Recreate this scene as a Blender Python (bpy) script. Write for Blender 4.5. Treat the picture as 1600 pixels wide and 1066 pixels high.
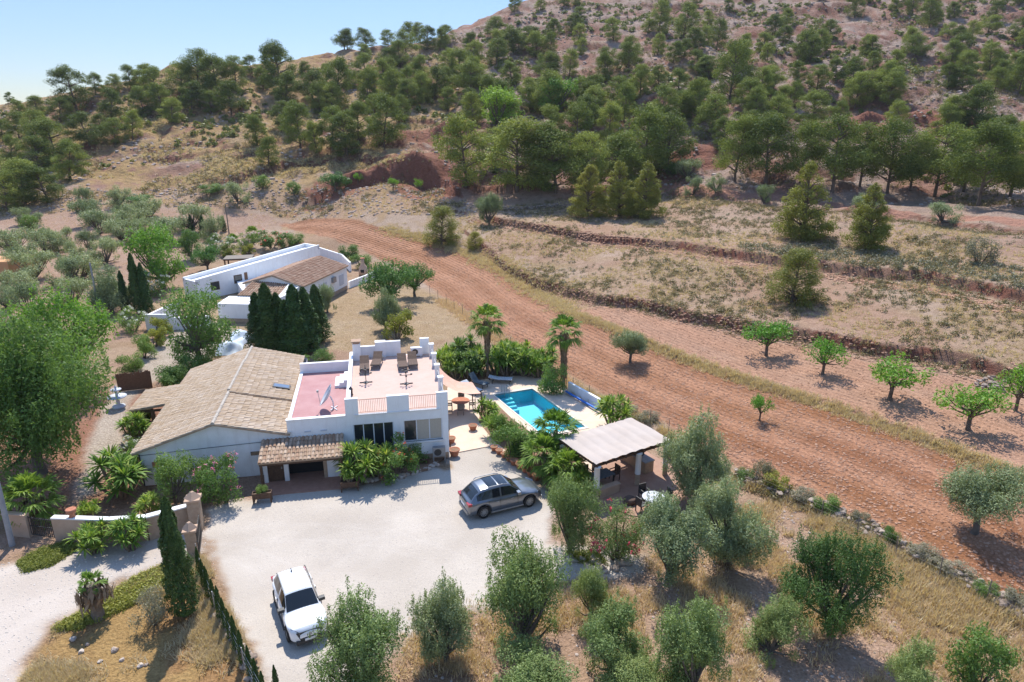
import bpy, bmesh, math, random
import numpy as np
from mathutils import Vector, Matrix
R = math.radians
for o in list(bpy.data.objects): bpy.data.objects.remove(o)
SC = bpy.context.scene
COL = SC.collection
# ------------------------------------------------------------------ camera, sky, sun, exposure
TH = R(18.0); FPX = 1067.0; CAMZ = 24.0
cd = bpy.data.cameras.new('camera'); cam = bpy.data.objects.new('camera', cd); COL.objects.link(cam)
cam.location = (0, 0, CAMZ); cam.rotation_euler = (R(90) - TH, 0, 0)
cd.sensor_width = 36.0; cd.lens = 36.0 * FPX / 1600.0; cd.clip_start = 0.5; cd.clip_end = 6000
SC.camera = cam
SUN_EL = R(55); SUN_AZ = R(-7)          # azimuth measured from +Y towards +X
wd = bpy.data.worlds.new('World'); SC.world = wd; wd.use_nodes = True
nt = wd.node_tree; nt.nodes.clear()
sky = nt.nodes.new('ShaderNodeTexSky'); sky.sky_type = 'NISHITA'; sky.sun_disc = False
sky.sun_elevation = SUN_EL; sky.sun_rotation = SUN_AZ; sky.air_density = 1.0; sky.dust_density = 0.0; sky.ozone_density = 2.0; sky.altitude = 300
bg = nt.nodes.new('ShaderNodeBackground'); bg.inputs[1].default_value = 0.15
wo = nt.nodes.new('ShaderNodeOutputWorld'); tint = nt.nodes.new('ShaderNodeMix'); tint.data_type = 'RGBA'; tint.blend_type = 'MULTIPLY'; tint.inputs[0].default_value = 1.0   # dims the sky low down, brightens the high sky for added fill light
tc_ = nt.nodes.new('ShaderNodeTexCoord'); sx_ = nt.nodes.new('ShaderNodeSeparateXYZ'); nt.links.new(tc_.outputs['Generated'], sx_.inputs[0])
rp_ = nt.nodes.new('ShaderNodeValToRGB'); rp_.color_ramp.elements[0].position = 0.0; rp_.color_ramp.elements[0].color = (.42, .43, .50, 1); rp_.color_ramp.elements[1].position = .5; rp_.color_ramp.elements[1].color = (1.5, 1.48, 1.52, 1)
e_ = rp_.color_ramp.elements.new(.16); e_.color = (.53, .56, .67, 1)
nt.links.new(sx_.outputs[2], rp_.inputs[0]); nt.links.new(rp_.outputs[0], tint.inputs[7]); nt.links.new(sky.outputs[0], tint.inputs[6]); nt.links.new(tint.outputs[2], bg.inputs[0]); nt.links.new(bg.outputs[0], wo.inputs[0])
ld = bpy.data.lights.new('sun', 'SUN'); ld.energy = 4.8; ld.angle = R(0.53); ld.color = (1.0, 0.955, 0.88)
sun = bpy.data.objects.new('sun', ld); COL.objects.link(sun)
sd_ = Vector((math.sin(SUN_AZ) * math.cos(SUN_EL), math.cos(SUN_AZ) * math.cos(SUN_EL), math.sin(SUN_EL)))
sun.rotation_euler = sd_.to_track_quat('Z', 'Y').to_euler()
SC.view_settings.view_transform = 'Standard'; SC.view_settings.look = 'None'
SC.view_settings.exposure = 0.48; SC.view_settings.gamma = 1.0
SC.render.engine = 'CYCLES'
SC.cycles.max_bounces = 5; SC.cycles.diffuse_bounces = 3; SC.cycles.glossy_bounces = 2; SC.cycles.transmission_bounces = 3
SC.cycles.transparent_max_bounces = 6; SC.cycles.volume_bounces = 0
# ------------------------------------------------------------------ pixels of the 1600 px photograph -> rays
CT, ST = math.cos(TH), math.sin(TH)
def ray(px, py):
    u = (px - 800.0) / FPX; v = (533.0 - py) / FPX
    return (u, CT + v * ST, -ST + v * CT)
def P(px, py, z=0.0):
    d = ray(px, py); t = (z - CAMZ) / d[2]
    return (d[0] * t, d[1] * t, z)
def PT(px, py, t):
    d = ray(px, py); return (d[0] * t, d[1] * t, CAMZ + d[2] * t)
def zc_of(p): return p[1] * CT - (p[2] - CAMZ) * ST
# ------------------------------------------------------------------ noise
def _hash(ix, iy, s):
    h = (ix.astype(np.int64) * 374761393 + iy.astype(np.int64) * 668265263 + s * 974711) & 0xffffffff
    h = ((h ^ (h >> 13)) * 1274126177) & 0xffffffff
    h = (h ^ (h >> 16)) & 0xffffffff
    return h.astype(np.float64) / 4294967295.0
def vnoise(x, y, s=0):
    x0 = np.floor(x); y0 = np.floor(y); fx = x - x0; fy = y - y0
    fx = fx * fx * (3 - 2 * fx); fy = fy * fy * (3 - 2 * fy)
    a = _hash(x0, y0, s); b = _hash(x0 + 1, y0, s); c = _hash(x0, y0 + 1, s); d = _hash(x0 + 1, y0 + 1, s)
    return a + (b - a) * fx + (c - a) * fy + (a - b - c + d) * fx * fy
def fbm(x, y, sc, octv=4, s=0, gain=.5):
    t = 0; amp = 1; tot = 0; f = 1.0 / sc
    for k in range(octv):
        t = t + amp * vnoise(x * f + 17.3 * k, y * f - 9.1 * k, s + k * 7); tot += amp; amp *= gain; f *= 2.03
    return t / tot
def sst(x, a, b):
    t = np.clip((x - a) / (b - a), 0, 1); return t * t * (3 - 2 * t)
# ------------------------------------------------------------------ terrain height
ctl = []
def cz(px, py, z): ctl.append(P(px, py, z))
def ct(px, py, t): ctl.append(PT(px, py, t))
for x, y in ((-200, 1300), (200, 1300), (600, 1300), (1000, 1300), (1400, 1300), (1800, 1300), (-200, 900), (100, 900), (400, 800), (800, 800), (1200, 950),
             (-300, 650), (0, 650), (250, 600), (500, 560), (700, 560), (900, 650), (430, 480), (250, 470)): cz(x, y, 0)
for x, y, z in ((1600, 950, .3), (1900, 1100, .6), (1300, 800, .2), (1000, 560, .3), (1300, 690, .5), (1600, 760, .9), (1900, 850, 1.3), (1600, 680, 1.3),
                (1200, 560, 1.0), (850, 450, .8), (600, 400, .8), (450, 352, 2.0), (700, 400, 1.5),
                (1000, 450, 3.0), (1300, 520, 3.0), (1600, 560, 3.2), (1900, 600, 3.6), (800, 370, 4.2), (1000, 410, 4.2), (1300, 440, 4.6), (1600, 500, 5.0),
                (1000, 350, 6.0), (1300, 390, 6.6), (1600, 420, 7.2), (1900, 450, 7.8),
                (1050, 300, 8.6), (1300, 332, 8.8), (1600, 358, 9.2), (1900, 385, 9.6), (850, 325, 7.0), (600, 330, 6.0), (500, 310, 6.5),
                (-200, 420, 1.0), (0, 500, .4), (0, 400, 1.6), (150, 400, 1.6), (300, 400, 1.0), (0, 340, 4.0), (150, 340, 4.0), (300, 345, 3.5), (-200, 340, 4.5),
                (380, 320, 5.5), (100, 312, 6.5), (250, 300, 7.5), (-200, 310, 7.5)): cz(x, y, z)
for x, y, t in ((700, 300, 150), (860, 290, 146), (400, 280, 165), (550, 280, 158), (100, 260, 188), (0, 280, 176),
                (250, 200, 205), (400, 200, 212), (100, 200, 215), (650, 200, 195), (520, 220, 188), (780, 210, 180), (0, 200, 225),
                (200, 125, 262), (350, 105, 280), (500, 150, 235), (500, 98, 285), (650, 110, 260), (700, 60, 315), (600, 80, 300), (0, 165, 270), (100, 150, 268),
                (760, 30, 340), (820, 5, 350), (900, 0, 340), (1000, 80, 258), (1000, 150, 200), (850, 120, 235), (850, 60, 290),
                (1100, 260, 150), (1300, 262, 143), (1300, 180, 188), (1300, 80, 250), (1300, 0, 325), (1300, -100, 420),
                (1600, 290, 140), (1600, 200, 172), (1600, 100, 235), (1600, 0, 300), (1600, -100, 400), (1900, 300, 140), (1900, 100, 230), (1900, -100, 380),
                (1100, 0, 335), (1100, -80, 430), (1100, 160, 195)): ct(x, y, t)
for x, y, t in ((-200, 230, 330), (0, 215, 380), (200, 165, 390), (350, 150, 390), (500, 140, 400), (650, 110, 420), (750, 70, 450), (850, 20, 470), (-300, 200, 270), (-300, 270, 480), (300, 215, 600), (700, 150, 620), (1100, -60, 600), (1600, -60, 560)): ct(x, y, t)
ctl = np.array(ctl)
def _tps():
    n = len(ctl); d = np.hypot(ctl[:, None, 0] - ctl[None, :, 0], ctl[:, None, 1] - ctl[None, :, 1]) / 100
    K = np.where(d > 0, d * d * np.log(np.maximum(d, 1e-9)), 0) + np.eye(n) * 2e-3
    Pm = np.c_[np.ones(n), ctl[:, :2] / 100]
    A = np.zeros((n + 3, n + 3)); A[:n, :n] = K; A[:n, n:] = Pm; A[n:, :n] = Pm.T
    return np.linalg.solve(A, np.r_[ctl[:, 2], 0, 0, 0])
W = _tps()
def tps(x, y):
    out = np.empty(len(x)); n = len(ctl)
    for i in range(0, len(x), 20000):
        xs = x[i:i + 20000] / 100; ys = y[i:i + 20000] / 100
        r2 = (xs[:, None] - ctl[None, :, 0] / 100) ** 2 + (ys[:, None] - ctl[None, :, 1] / 100) ** 2
        K = 0.5 * r2 * np.log(np.maximum(r2, 1e-12))
        out[i:i + 20000] = K @ W[:n] + W[n] + W[n + 1] * xs + W[n + 2] * ys
    return out
def seg_dist(x, y, pl, closed=False):
    """distance to a polyline and the side (+ left of travel)"""
    best = np.full(x.shape, 1e9); side = np.zeros(x.shape)
    m = len(pl)
    for i in range(m if closed else m - 1):
        ax, ay = pl[i][:2]; bx, by = pl[(i + 1) % m][:2]
        dx, dy = bx - ax, by - ay; L2 = dx * dx + dy * dy + 1e-12
        t = np.clip(((x - ax) * dx + (y - ay) * dy) / L2, 0, 1)
        d = np.hypot(x - ax - t * dx, y - ay - t * dy)
        s = dx * (y - ay) - dy * (x - ax)
        u = d < best - 1e-9; best = np.where(u, d, best); side = np.where(u, np.sign(s), side)
    return best, side
def inside(x, y, poly):
    c = np.zeros(x.shape, bool); n = len(poly); j = n - 1
    for i in range(n):
        xi, yi = poly[i][:2]; xj, yj = poly[j][:2]
        c ^= ((yi > y) != (yj > y)) & (x < (xj - xi) * (y - yi) / (yj - yi + 1e-12) + xi); j = i
    return c
def sdpoly(x, y, poly):
    d, _ = seg_dist(x, y, poly, True); return np.where(inside(x, y, poly), -d, d)
SITE = [P(*q) for q in ((-300, 1200), (-250, 560), (60, 520), (250, 420), (400, 398), (520, 398), (600, 440), (740, 510), (900, 610), (1100, 735), (1300, 850), (1600, 1020), (1700, 1300))]
# scarps: world polylines (travelled so that the high side is on the left), height, half-width
def pz(l): return [P(x, y, z) for x, y, z in l]
SCARPS = [
    (pz(((2200, 760, 1.4), (1600, 603, 1.7), (1480, 578, 1.7), (1350, 556, 1.7), (1200, 525, 1.7), (1050, 494, 1.6), (930, 470, 1.6), (800, 420, 1.8), (740, 385, 2.0))), 1.15, .55),
    (pz(((2200, 620, 3.9), (1600, 488, 4.3), (1450, 455, 4.3), (1300, 432, 4.3), (1150, 412, 4.2), (1000, 388, 4.2), (860, 365, 4.4), (740, 345, 4.8))), 1.3, .6),
    (pz(((2200, 455, 7.4), (1600, 371, 7.8), (1400, 347, 7.8), (1200, 325, 7.8), (1030, 308, 7.8))), 1.3, .6),
    (pz(((1900, 930, .9), (1600, 752, .8), (1450, 690, .6), (1300, 640, .5), (1150, 590, .5), (1000, 535, .5), (880, 488, .6))), .35, .5),
    (pz(((860, 322, 6.6), (700, 312, 6.8), (560, 292, 7.0), (450, 292, 7.2), (340, 305, 7.0))), 1.6, .8),
]
def P_t(l): return [PT(*q) for q in l]
CLIFFS = [
    (P_t(((690, 282, 152), (650, 262, 160), (610, 262, 162), (570, 270, 160), (520, 285, 158))), 6.4, 1.5),
    (P_t(((720, 205, 182), (690, 207, 186), (650, 212, 186))), 3.2, 1.0),
    (P_t(((1490, 195, 172), (1450, 175, 180), (1400, 172, 182), (1350, 182, 180), (1330, 190, 178))), 4.8, 1.4),
    (P_t(((880, 150, 205), (820, 165, 200), (790, 180, 195))), 2.6, 1.4),
    (P_t(((1130, 235, 160), (1090, 240, 160), (1060, 250, 158))), 2.5, 1.5),
    (P_t(((360, 240, 185), (260, 250, 186), (180, 255, 188))), 2.0, 1.8),
]
POOL = [(-1.64, 57.8), (1.9, 59.3), (6.0, 51.0), (2.46, 49.5)]
def H(x, y, cheap=False):
    x = np.asarray(x, float); y = np.asarray(y, float); shp = x.shape; x = x.ravel(); y = y.ravel()
    z = tps(x, y)
    for pl, h, w in SCARPS + CLIFFS:
        bx = [q[0] for q in pl]; by = [q[1] for q in pl]
        m = (x > min(bx) - 14) & (x < max(bx) + 14) & (y > min(by) - 14) & (y < max(by) + 14)
        if not m.any(): continue
        xx = x[m]; yy = y[m]
        d, s = seg_dist(xx, yy, pl); wob = (fbm(xx, yy, 5.0, 3, 5) - .5) * (1.6 + h * .5); dd = wob - d * s
        e = np.minimum(np.hypot(xx - bx[0], yy - by[0]), np.hypot(xx - bx[-1], yy - by[-1]))
        fade = sst(e, 0, 10) if h < 3.3 and len(pl) < 5 else sst(e, 0, 6)
        k = h * (sst(dd, -w, w) - sst(dd, -10, 10)) * fade * np.where(d > 13.5, 0, 1)
        z[m] += k
    ms = sst(-sdpoly(x, y, SITE), -6, 2)
    hill = sst(z, 5.5, 14)
    zn = (fbm(x, y, 26, 4, 21) - .5) * 7.0 * hill + (fbm(x, y, 6.5, 3, 31) - .5) * (2.3 * hill + .12) + (fbm(x, y, 2.2, 2, 33) - .5) * .9 * hill
    zn += (np.abs(fbm(x, y, 15, 3, 77) - .5) * 2 - .3) * 3.0 * hill
    z = z + zn
    z = z * (1 - ms) + ms * ((fbm(x, y, 3.0, 2, 3) - .5) * .05 - .03)
    return z.reshape(shp)
def at(px, py):
    """first hit of a pixel's ray with the terrain"""
    d = ray(px, py)
    t = np.concatenate([np.arange(24, 130, 1.0), np.arange(130, 520, 2.0)])
    zz = CAMZ + d[2] * t - H(d[0] * t, d[1] * t)
    i = np.argmax(zz < 0)
    if zz[i] >= 0: return at(px, py + 2)          # over the skyline: stand on the ridge below
    a, b = t[max(i - 1, 0)], t[i]
    tt = np.linspace(a, b, 12); z2 = CAMZ + d[2] * tt - H(d[0] * tt, d[1] * tt); j = int(np.argmax(z2 < 0)); t0 = tt[j]
    return (d[0] * t0, d[1] * t0, CAMZ + d[2] * t0)
def hz(x, y): return float(H(np.array([x]), np.array([y]))[0])
# ------------------------------------------------------------------ mesh builder
def rotz(a): c, s = math.cos(a), math.sin(a); return np.array([[c, -s, 0], [s, c, 0], [0, 0, 1.0]])
class MB:
    def __init__(s): s.V = []; s.F = []; s.A = []; s.n = 0; s.M = []
    def add(s, v, f, a=None, m=0):
        v = np.asarray(v, float).reshape(-1, 3); f = np.asarray(f, int)
        s.V.append(v); s.F.append(f + s.n); s.n += len(v); s.M.append(m)
        s.A.append(np.full(len(v), .5) if a is None else np.broadcast_to(np.asarray(a, float), (len(v),)))
        return s
    def box(s, x0, x1, y0, y1, z0, z1, a=None, rot=None, org=(0, 0, 0)):
        v = np.array([(x, y, z) for z in (z0, z1) for y in (y0, y1) for x in (x0, x1)], float)
        if rot is not None: v = v @ np.asarray(rot).T
        v = v + np.asarray(org)
        return s.add(v, [(0, 2, 3, 1), (4, 5, 7, 6), (0, 1, 5, 4), (2, 6, 7, 3), (0, 4, 6, 2), (1, 3, 7, 5)], a)
    def bar(s, p, q, w, h=None, up=(0, 0, 1)):
        """a square bar from p to q"""
        p = np.array(p, float); q = np.array(q, float); d = q - p; L = np.linalg.norm(d); d /= L
        u = np.array(up, float)
        if abs(d @ u) > .98: u = np.array((1.0, 0, 0))
        x = np.cross(d, u); x /= np.linalg.norm(x); y = np.cross(x, d); h = h or w
        v = [e + x * sx * w / 2 + y * sy * h / 2 for e in (p, q) for sx, sy in ((-1, -1), (1, -1), (1, 1), (-1, 1))]
        return s.add(v, [(0, 1, 2, 3), (7, 6, 5, 4), (0, 4, 5, 1), (1, 5, 6, 2), (2, 6, 7, 3), (3, 7, 4, 0)])
    def tube(s, pts, rad, n=8, caps=True, a=None):
        pts = np.asarray(pts, float); k = len(pts); rad = np.broadcast_to(np.asarray(rad, float), (k,))
        T = np.gradient(pts, axis=0); T /= np.linalg.norm(T, axis=1)[:, None] + 1e-12
        u = np.array((0, 0, 1.0)) if abs(T[0][2]) < .9 else np.array((1.0, 0, 0))
        rows = []
        for i in range(k):
            x = np.cross(T[i], u); x /= np.linalg.norm(x) + 1e-12; y = np.cross(T[i], x); u = np.cross(x, T[i]) if abs(T[i] @ u) > .9 else u
            an = np.arange(n) * 2 * math.pi / n
            rows.append(pts[i] + rad[i] * (np.cos(an)[:, None] * x + np.sin(an)[:, None] * y))
        v = np.concatenate(rows); f = []
        for i in range(k - 1):
            for j in range(n): f.append((i * n + j, i * n + (j + 1) % n, (i + 1) * n + (j + 1) % n, (i + 1) * n + j))
        s.add(v, f, a)
        if caps:
            for i, r in ((0, rows[0]), (k - 1, rows[-1])):
                s.add(np.vstack([r, pts[i]]), [(j, (j + 1) % n, n) for j in range(n)], a if a is None or np.isscalar(a) else None)
        return s
    def lathe(s, prof, n=16, c=(0, 0, 0), a=None):
        """prof: (r, z) pairs"""
        an = np.arange(n) * 2 * math.pi / n; v = []
        for r, z in prof: v += [(c[0] + r * math.cos(t), c[1] + r * math.sin(t), c[2] + z) for t in an]
        f = [(i * n + j, i * n + (j + 1) % n, (i + 1) * n + (j + 1) % n, (i + 1) * n + j) for i in range(len(prof) - 1) for j in range(n)]
        return s.add(v, f, a)
    def prism(s, poly, z0, z1):
        """vertical prism over an xy polygon, z1 may be a list"""
        n = len(poly); z1 = z1 if hasattr(z1, '__len__') else [z1] * n
        z0 = z0 if hasattr(z0, '__len__') else [z0] * n
        v = [(p[0], p[1], z) for p, z in zip(poly, z0)] + [(p[0], p[1], z) for p, z in zip(poly, z1)]
        s.add(v, [(i, (i + 1) % n, n + (i + 1) % n, n + i) for i in range(n)])
        s.ng = getattr(s, 'ng', []); b = s.n - 2 * n
        s.ng.append([b + i for i in range(n - 1, -1, -1)]); s.ng.append([b + n + i for i in range(n)])
        return s
    def poly(s, pts):
        b = s.n; s.add(np.asarray(pts, float), np.zeros((0, 3), int)); s.ng = getattr(s, 'ng', []); s.ng.append(list(range(b, b + len(pts)))); return s
    def mesh(s, name, mats, smooth=False):
        me = bpy.data.meshes.new(name)
        V = np.concatenate(s.V); me.vertices.add(len(V)); me.vertices.foreach_set('co', V.ravel())
        loops = []; tot = []; mi = []
        for f, m in zip(s.F, s.M):
            if f.size == 0: continue
            loops.append(f.ravel()); tot.append(np.full(len(f), f.shape[1])); mi.append(np.full(len(f), m))
        for g in getattr(s, 'ng', []): loops.append(np.array(g)); tot.append(np.array([len(g)])); mi.append(np.array([0]))
        loops = np.concatenate(loops); tot = np.concatenate(tot); mi = np.concatenate(mi)
        me.loops.add(len(loops)); me.loops.foreach_set('vertex_index', loops.astype(np.int32))
        me.polygons.add(len(tot)); st = np.concatenate([[0], np.cumsum(tot)[:-1]])
        me.polygons.foreach_set('loop_start', st.astype(np.int32)); me.polygons.foreach_set('loop_total', tot.astype(np.int32))
        me.polygons.foreach_set('material_index', mi.astype(np.int32))
        at_ = me.attributes.new('rnd', 'FLOAT', 'POINT'); at_.data.foreach_set('value', np.concatenate(s.A).astype(np.float32))
        me.update(calc_edges=True); me.validate()
        me.polygons.foreach_set('use_smooth', np.full(len(me.polygons), bool(smooth)))
        for m in (mats if isinstance(mats, (list, tuple)) else [mats]): me.materials.append(m)
        return me
    def build(s, name, mats, parent=None, smooth=False, **kw):
        return link(name, s.mesh(name, mats, smooth), parent, **kw)
def link(name, data, parent=None, loc=None, rz=0, sc=None):
    o = bpy.data.objects.new(name, data); COL.objects.link(o)
    if parent is not None: o.parent = parent
    if loc is not None: o.location = loc
    if rz: o.rotation_euler = (0, 0, rz)
    if sc is not None: o.scale = sc if hasattr(sc, '__len__') else (sc, sc, sc)
    return o
def tag(o, label, cat, group=None):
    o['label'] = label; o['category'] = cat
    if group: o['group'] = group
    return o
def thing(name, label, cat, loc=(0, 0, 0), rz=0, group=None, sc=None):
    return tag(link(name, None, None, loc, rz, sc), label, cat, group)
def copytree(root, loc, rz=0, label=None, group=None):
    r = root.copy(); COL.objects.link(r); r.location = loc; r.rotation_euler = (0, 0, rz)
    if label: r['label'] = label
    if group: r['group'] = group
    for ch in list(root.children):
        c = ch.copy(); COL.objects.link(c); c.parent = r
        for g in list(ch.children):
            e = g.copy(); COL.objects.link(e); e.parent = c
    return r
def kind(o, k): o['kind'] = k; return o
# ------------------------------------------------------------------ materials
def new_mat(name):
    m = bpy.data.materials.new(name); m.use_nodes = True; n = m.node_tree; n.nodes.clear()
    out = n.nodes.new('ShaderNodeOutputMaterial'); return m, n, out
def N(n, t, **kw):
    q = n.nodes.new(t)
    for k, v in kw.items(): setattr(q, k, v)
    return q
def rgba(c): return (c[0], c[1], c[2], 1)
def mixc(n, fac, a, b, mode='MIX'):
    q = n.nodes.new('ShaderNodeMix'); q.data_type = 'RGBA'; q.blend_type = mode; q.clamp_factor = True
    for sock, val in ((q.inputs[0], fac), (q.inputs[6], a), (q.inputs[7], b)):
        if hasattr(val, 'is_linked') or isinstance(val, bpy.types.NodeSocket): n.links.new(val, sock)
        elif isinstance(val, (int, float)): sock.default_value = val
        else: sock.default_value = rgba(val)
    return q.outputs[2]
def noise(n, scale, detail=4, rough=.6, coord='Object', vec=None):
    q = n.nodes.new('ShaderNodeTexNoise'); q.inputs['Scale'].default_value = scale; q.inputs['Detail'].default_value = detail; q.inputs['Roughness'].default_value = rough
    if vec is None: vec = n.nodes.new('ShaderNodeTexCoord').outputs[coord]
    n.links.new(vec, q.inputs['Vector']); return q
def ramp(n, fac, a, b):
    q = n.nodes.new('ShaderNodeMapRange'); q.inputs[1].default_value = a; q.inputs[2].default_value = b; q.clamp = True
    n.links.new(fac, q.inputs[0]); return q.outputs[0]
def mk(name, c1, c2=None, scale=3.0, rough=.8, bump=0., bscale=20., spec=.3, metal=0., attr=None, c3=None, coat=0., streak=None):
    """procedural paint / plaster / wood: two-tone noise, optional per-piece colour from the rnd attribute, bump"""
    m, n, out = new_mat(name); b = n.nodes.new('ShaderNodeBsdfPrincipled')
    c2 = c2 or tuple(x * .82 for x in c1)
    nz = noise(n, scale, 5); col = mixc(n, ramp(n, nz.outputs[0], .35, .68), c1, c2)
    if streak:                                       # rain streaks and dust: noise drawn out along the height
        mp = n.nodes.new('ShaderNodeMapping'); mp.inputs['Scale'].default_value = (1, 1, .12); n.links.new(n.nodes.new('ShaderNodeTexCoord').outputs['Object'], mp.inputs['Vector'])
        col = mixc(n, ramp(n, noise(n, 2.6, 5, .7, vec=mp.outputs[0]).outputs[0], .52, .78), col, streak)
    if attr:
        a = n.nodes.new('ShaderNodeAttribute'); a.attribute_name = 'rnd'
        col = mixc(n, ramp(n, a.outputs['Fac'], 0.25, 1.0), col, c3 or attr)
    n.links.new(col, b.inputs['Base Color']); b.inputs['Roughness'].default_value = rough; b.inputs['Metallic'].default_value = metal
    b.inputs['Specular IOR Level'].default_value = spec; b.inputs['Coat Weight'].default_value = coat
    if bump:
        bz = noise(n, bscale, 4); bp = n.nodes.new('ShaderNodeBump'); bp.inputs['Strength'].default_value = bump; bp.inputs['Distance'].default_value = .03
        n.links.new(bz.outputs[0], bp.inputs['Height']); n.links.new(bp.outputs[0], b.inputs['Normal'])
    n.links.new(b.outputs[0], out.inputs[0]); return m
LEAFK = 1.95
def leafmat(name, c1, c2, c3=None, trans=.28, hue=.12, spec=.25, rough=.55):
    """leaves: colour varies by leaf (rnd), by tree (object random); some light passes through"""
    m, n, out = new_mat(name); b = n.nodes.new('ShaderNodeBsdfPrincipled')
    a = n.nodes.new('ShaderNodeAttribute'); a.attribute_name = 'rnd'
    c1, c2 = (tuple(min(.8, x * LEAFK) for x in c) for c in (c1, c2)); c3 = c3 and tuple(min(.8, x * LEAFK) for x in c3)
    oi = n.nodes.new('ShaderNodeObjectInfo')
    col = mixc(n, a.outputs['Fac'], c1, c2)
    if c3: col = mixc(n, ramp(n, a.outputs['Fac'], .86, .93), col, c3)
    hs = n.nodes.new('ShaderNodeHueSaturation')
    mr = n.nodes.new('ShaderNodeMapRange'); n.links.new(oi.outputs['Random'], mr.inputs[0]); mr.inputs[3].default_value = 1 - hue * 2; mr.inputs[4].default_value = 1 + hue * 2
    mh = n.nodes.new('ShaderNodeMath'); mh.operation = 'MULTIPLY_ADD'; n.links.new(oi.outputs['Random'], mh.inputs[0]); mh.inputs[1].default_value = -.03; mh.inputs[2].default_value = .515
    n.links.new(mh.outputs[0], hs.inputs['Hue']); n.links.new(mr.outputs[0], hs.inputs['Value']); n.links.new(col, hs.inputs['Color'])
    n.links.new(hs.outputs[0], b.inputs['Base Color']); b.inputs['Roughness'].default_value = rough; b.inputs['Specular IOR Level'].default_value = spec
    tr = n.nodes.new('ShaderNodeBsdfTranslucent'); n.links.new(mixc(n, 1.0, hs.outputs[0], (1.0, 1.0, .55), 'MULTIPLY'), tr.inputs[0])
    mx = n.nodes.new('ShaderNodeMixShader'); mx.inputs[0].default_value = min(.5, trans + .12)
    n.links.new(b.outputs[0], mx.inputs[1]); n.links.new(tr.outputs[0], mx.inputs[2]); n.links.new(mx.outputs[0], out.inputs[0]); return m
# ------------------------------------------------------------------ the ground sheet
def px_poly(l): return [at(*q)[:2] for q in l]
YARD = [P(*q)[:2] for q in ((316, 800), (330, 790), (400, 780), (428, 770), (530, 760), (640, 742), (700, 730), (706, 706), (768, 694), (835, 748), (860, 775), (852, 850), (905, 858), (992, 868), (990, 888), (935, 912), (900, 902), (868, 912), (828, 934),
                         (760, 950), (700, 958), (650, 985), (600, 1010), (560, 1060), (520, 1140), (430, 1140), (418, 1066), (352, 930), (318, 862), (312, 830))]
TRACK = [P(*q)[:2] for q in ((-160, 905), (0, 880), (60, 868), (130, 850), (230, 836), (318, 815), (322, 862), (262, 878), (215, 897), (140, 940), (85, 975), (45, 1020), (20, 1066), (-10, 1180), (-300, 1180), (-300, 950))]
DRIVE2 = [P(*q)[:2] for q in ((150, 660), (180, 600), (215, 570), (255, 530), (300, 500), (330, 500), (380, 520), (395, 540), (330, 560), (280, 575), (230, 598), (200, 630), (190, 690), (150, 770), (110, 790))]
GARD2 = [P(*q)[:2] for q in ((235, 480), (300, 440), (330, 450), (545, 460), (600, 430), (680, 460), (740, 520), (660, 540), (560, 545), (500, 550), (400, 545), (300, 520))]
DRYLEFT = [P(*q)[:2] for q in ((20, 1066), (85, 975), (140, 940), (215, 897), (262, 878), (320, 860), (352, 930), (418, 1066), (430, 1180), (-10, 1180))]
FIELD = px_poly(((440, 352), (480, 342), (530, 342), (600, 358), (680, 380), (740, 400), (800, 432), (860, 470), (900, 492), (1000, 532), (1150, 590), (1300, 640), (1450, 690), (1600, 748), (1900, 890)) +
                ((1900, 1120), (1600, 950), (1450, 868), (1300, 790), (1150, 730), (1050, 668), (960, 625), (900, 590), (800, 535), (740, 495), (680, 452), (620, 415), (560, 385), (480, 365)))
STRIP = px_poly(((892, 485), (940, 478), (1050, 502), (1200, 533), (1350, 566), (1480, 588), (1600, 614), (1900, 690), (1900, 885), (1600, 742), (1450, 684), (1300, 634), (1150, 585), (1000, 528)))
GROVE = px_poly(((-250, 420), (0, 345), (120, 330), (240, 325), (330, 335), (420, 335), (440, 350), (330, 370), (300, 385), (250, 420), (190, 470), (130, 520), (0, 560), (-250, 600)))
ROAD = px_poly(((880, 305), (960, 296), (1030, 290), (1100, 297), (1200, 312), (1300, 325), (1400, 335), (1500, 343), (1600, 350), (1900, 378)))
TRACK2 = px_poly(((0, 338), (120, 322), (250, 320), (380, 326), (480, 322), (560, 310), (640, 318), (740, 312), (800, 306), (880, 305)))
FURLINE = px_poly(((440, 340), (500, 338), (600, 352), (700, 382), (800, 430), (900, 490), (1000, 532), (1150, 590), (1300, 640), (1450, 690), (1600, 748), (1900, 890), (2200, 1060)))
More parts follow.
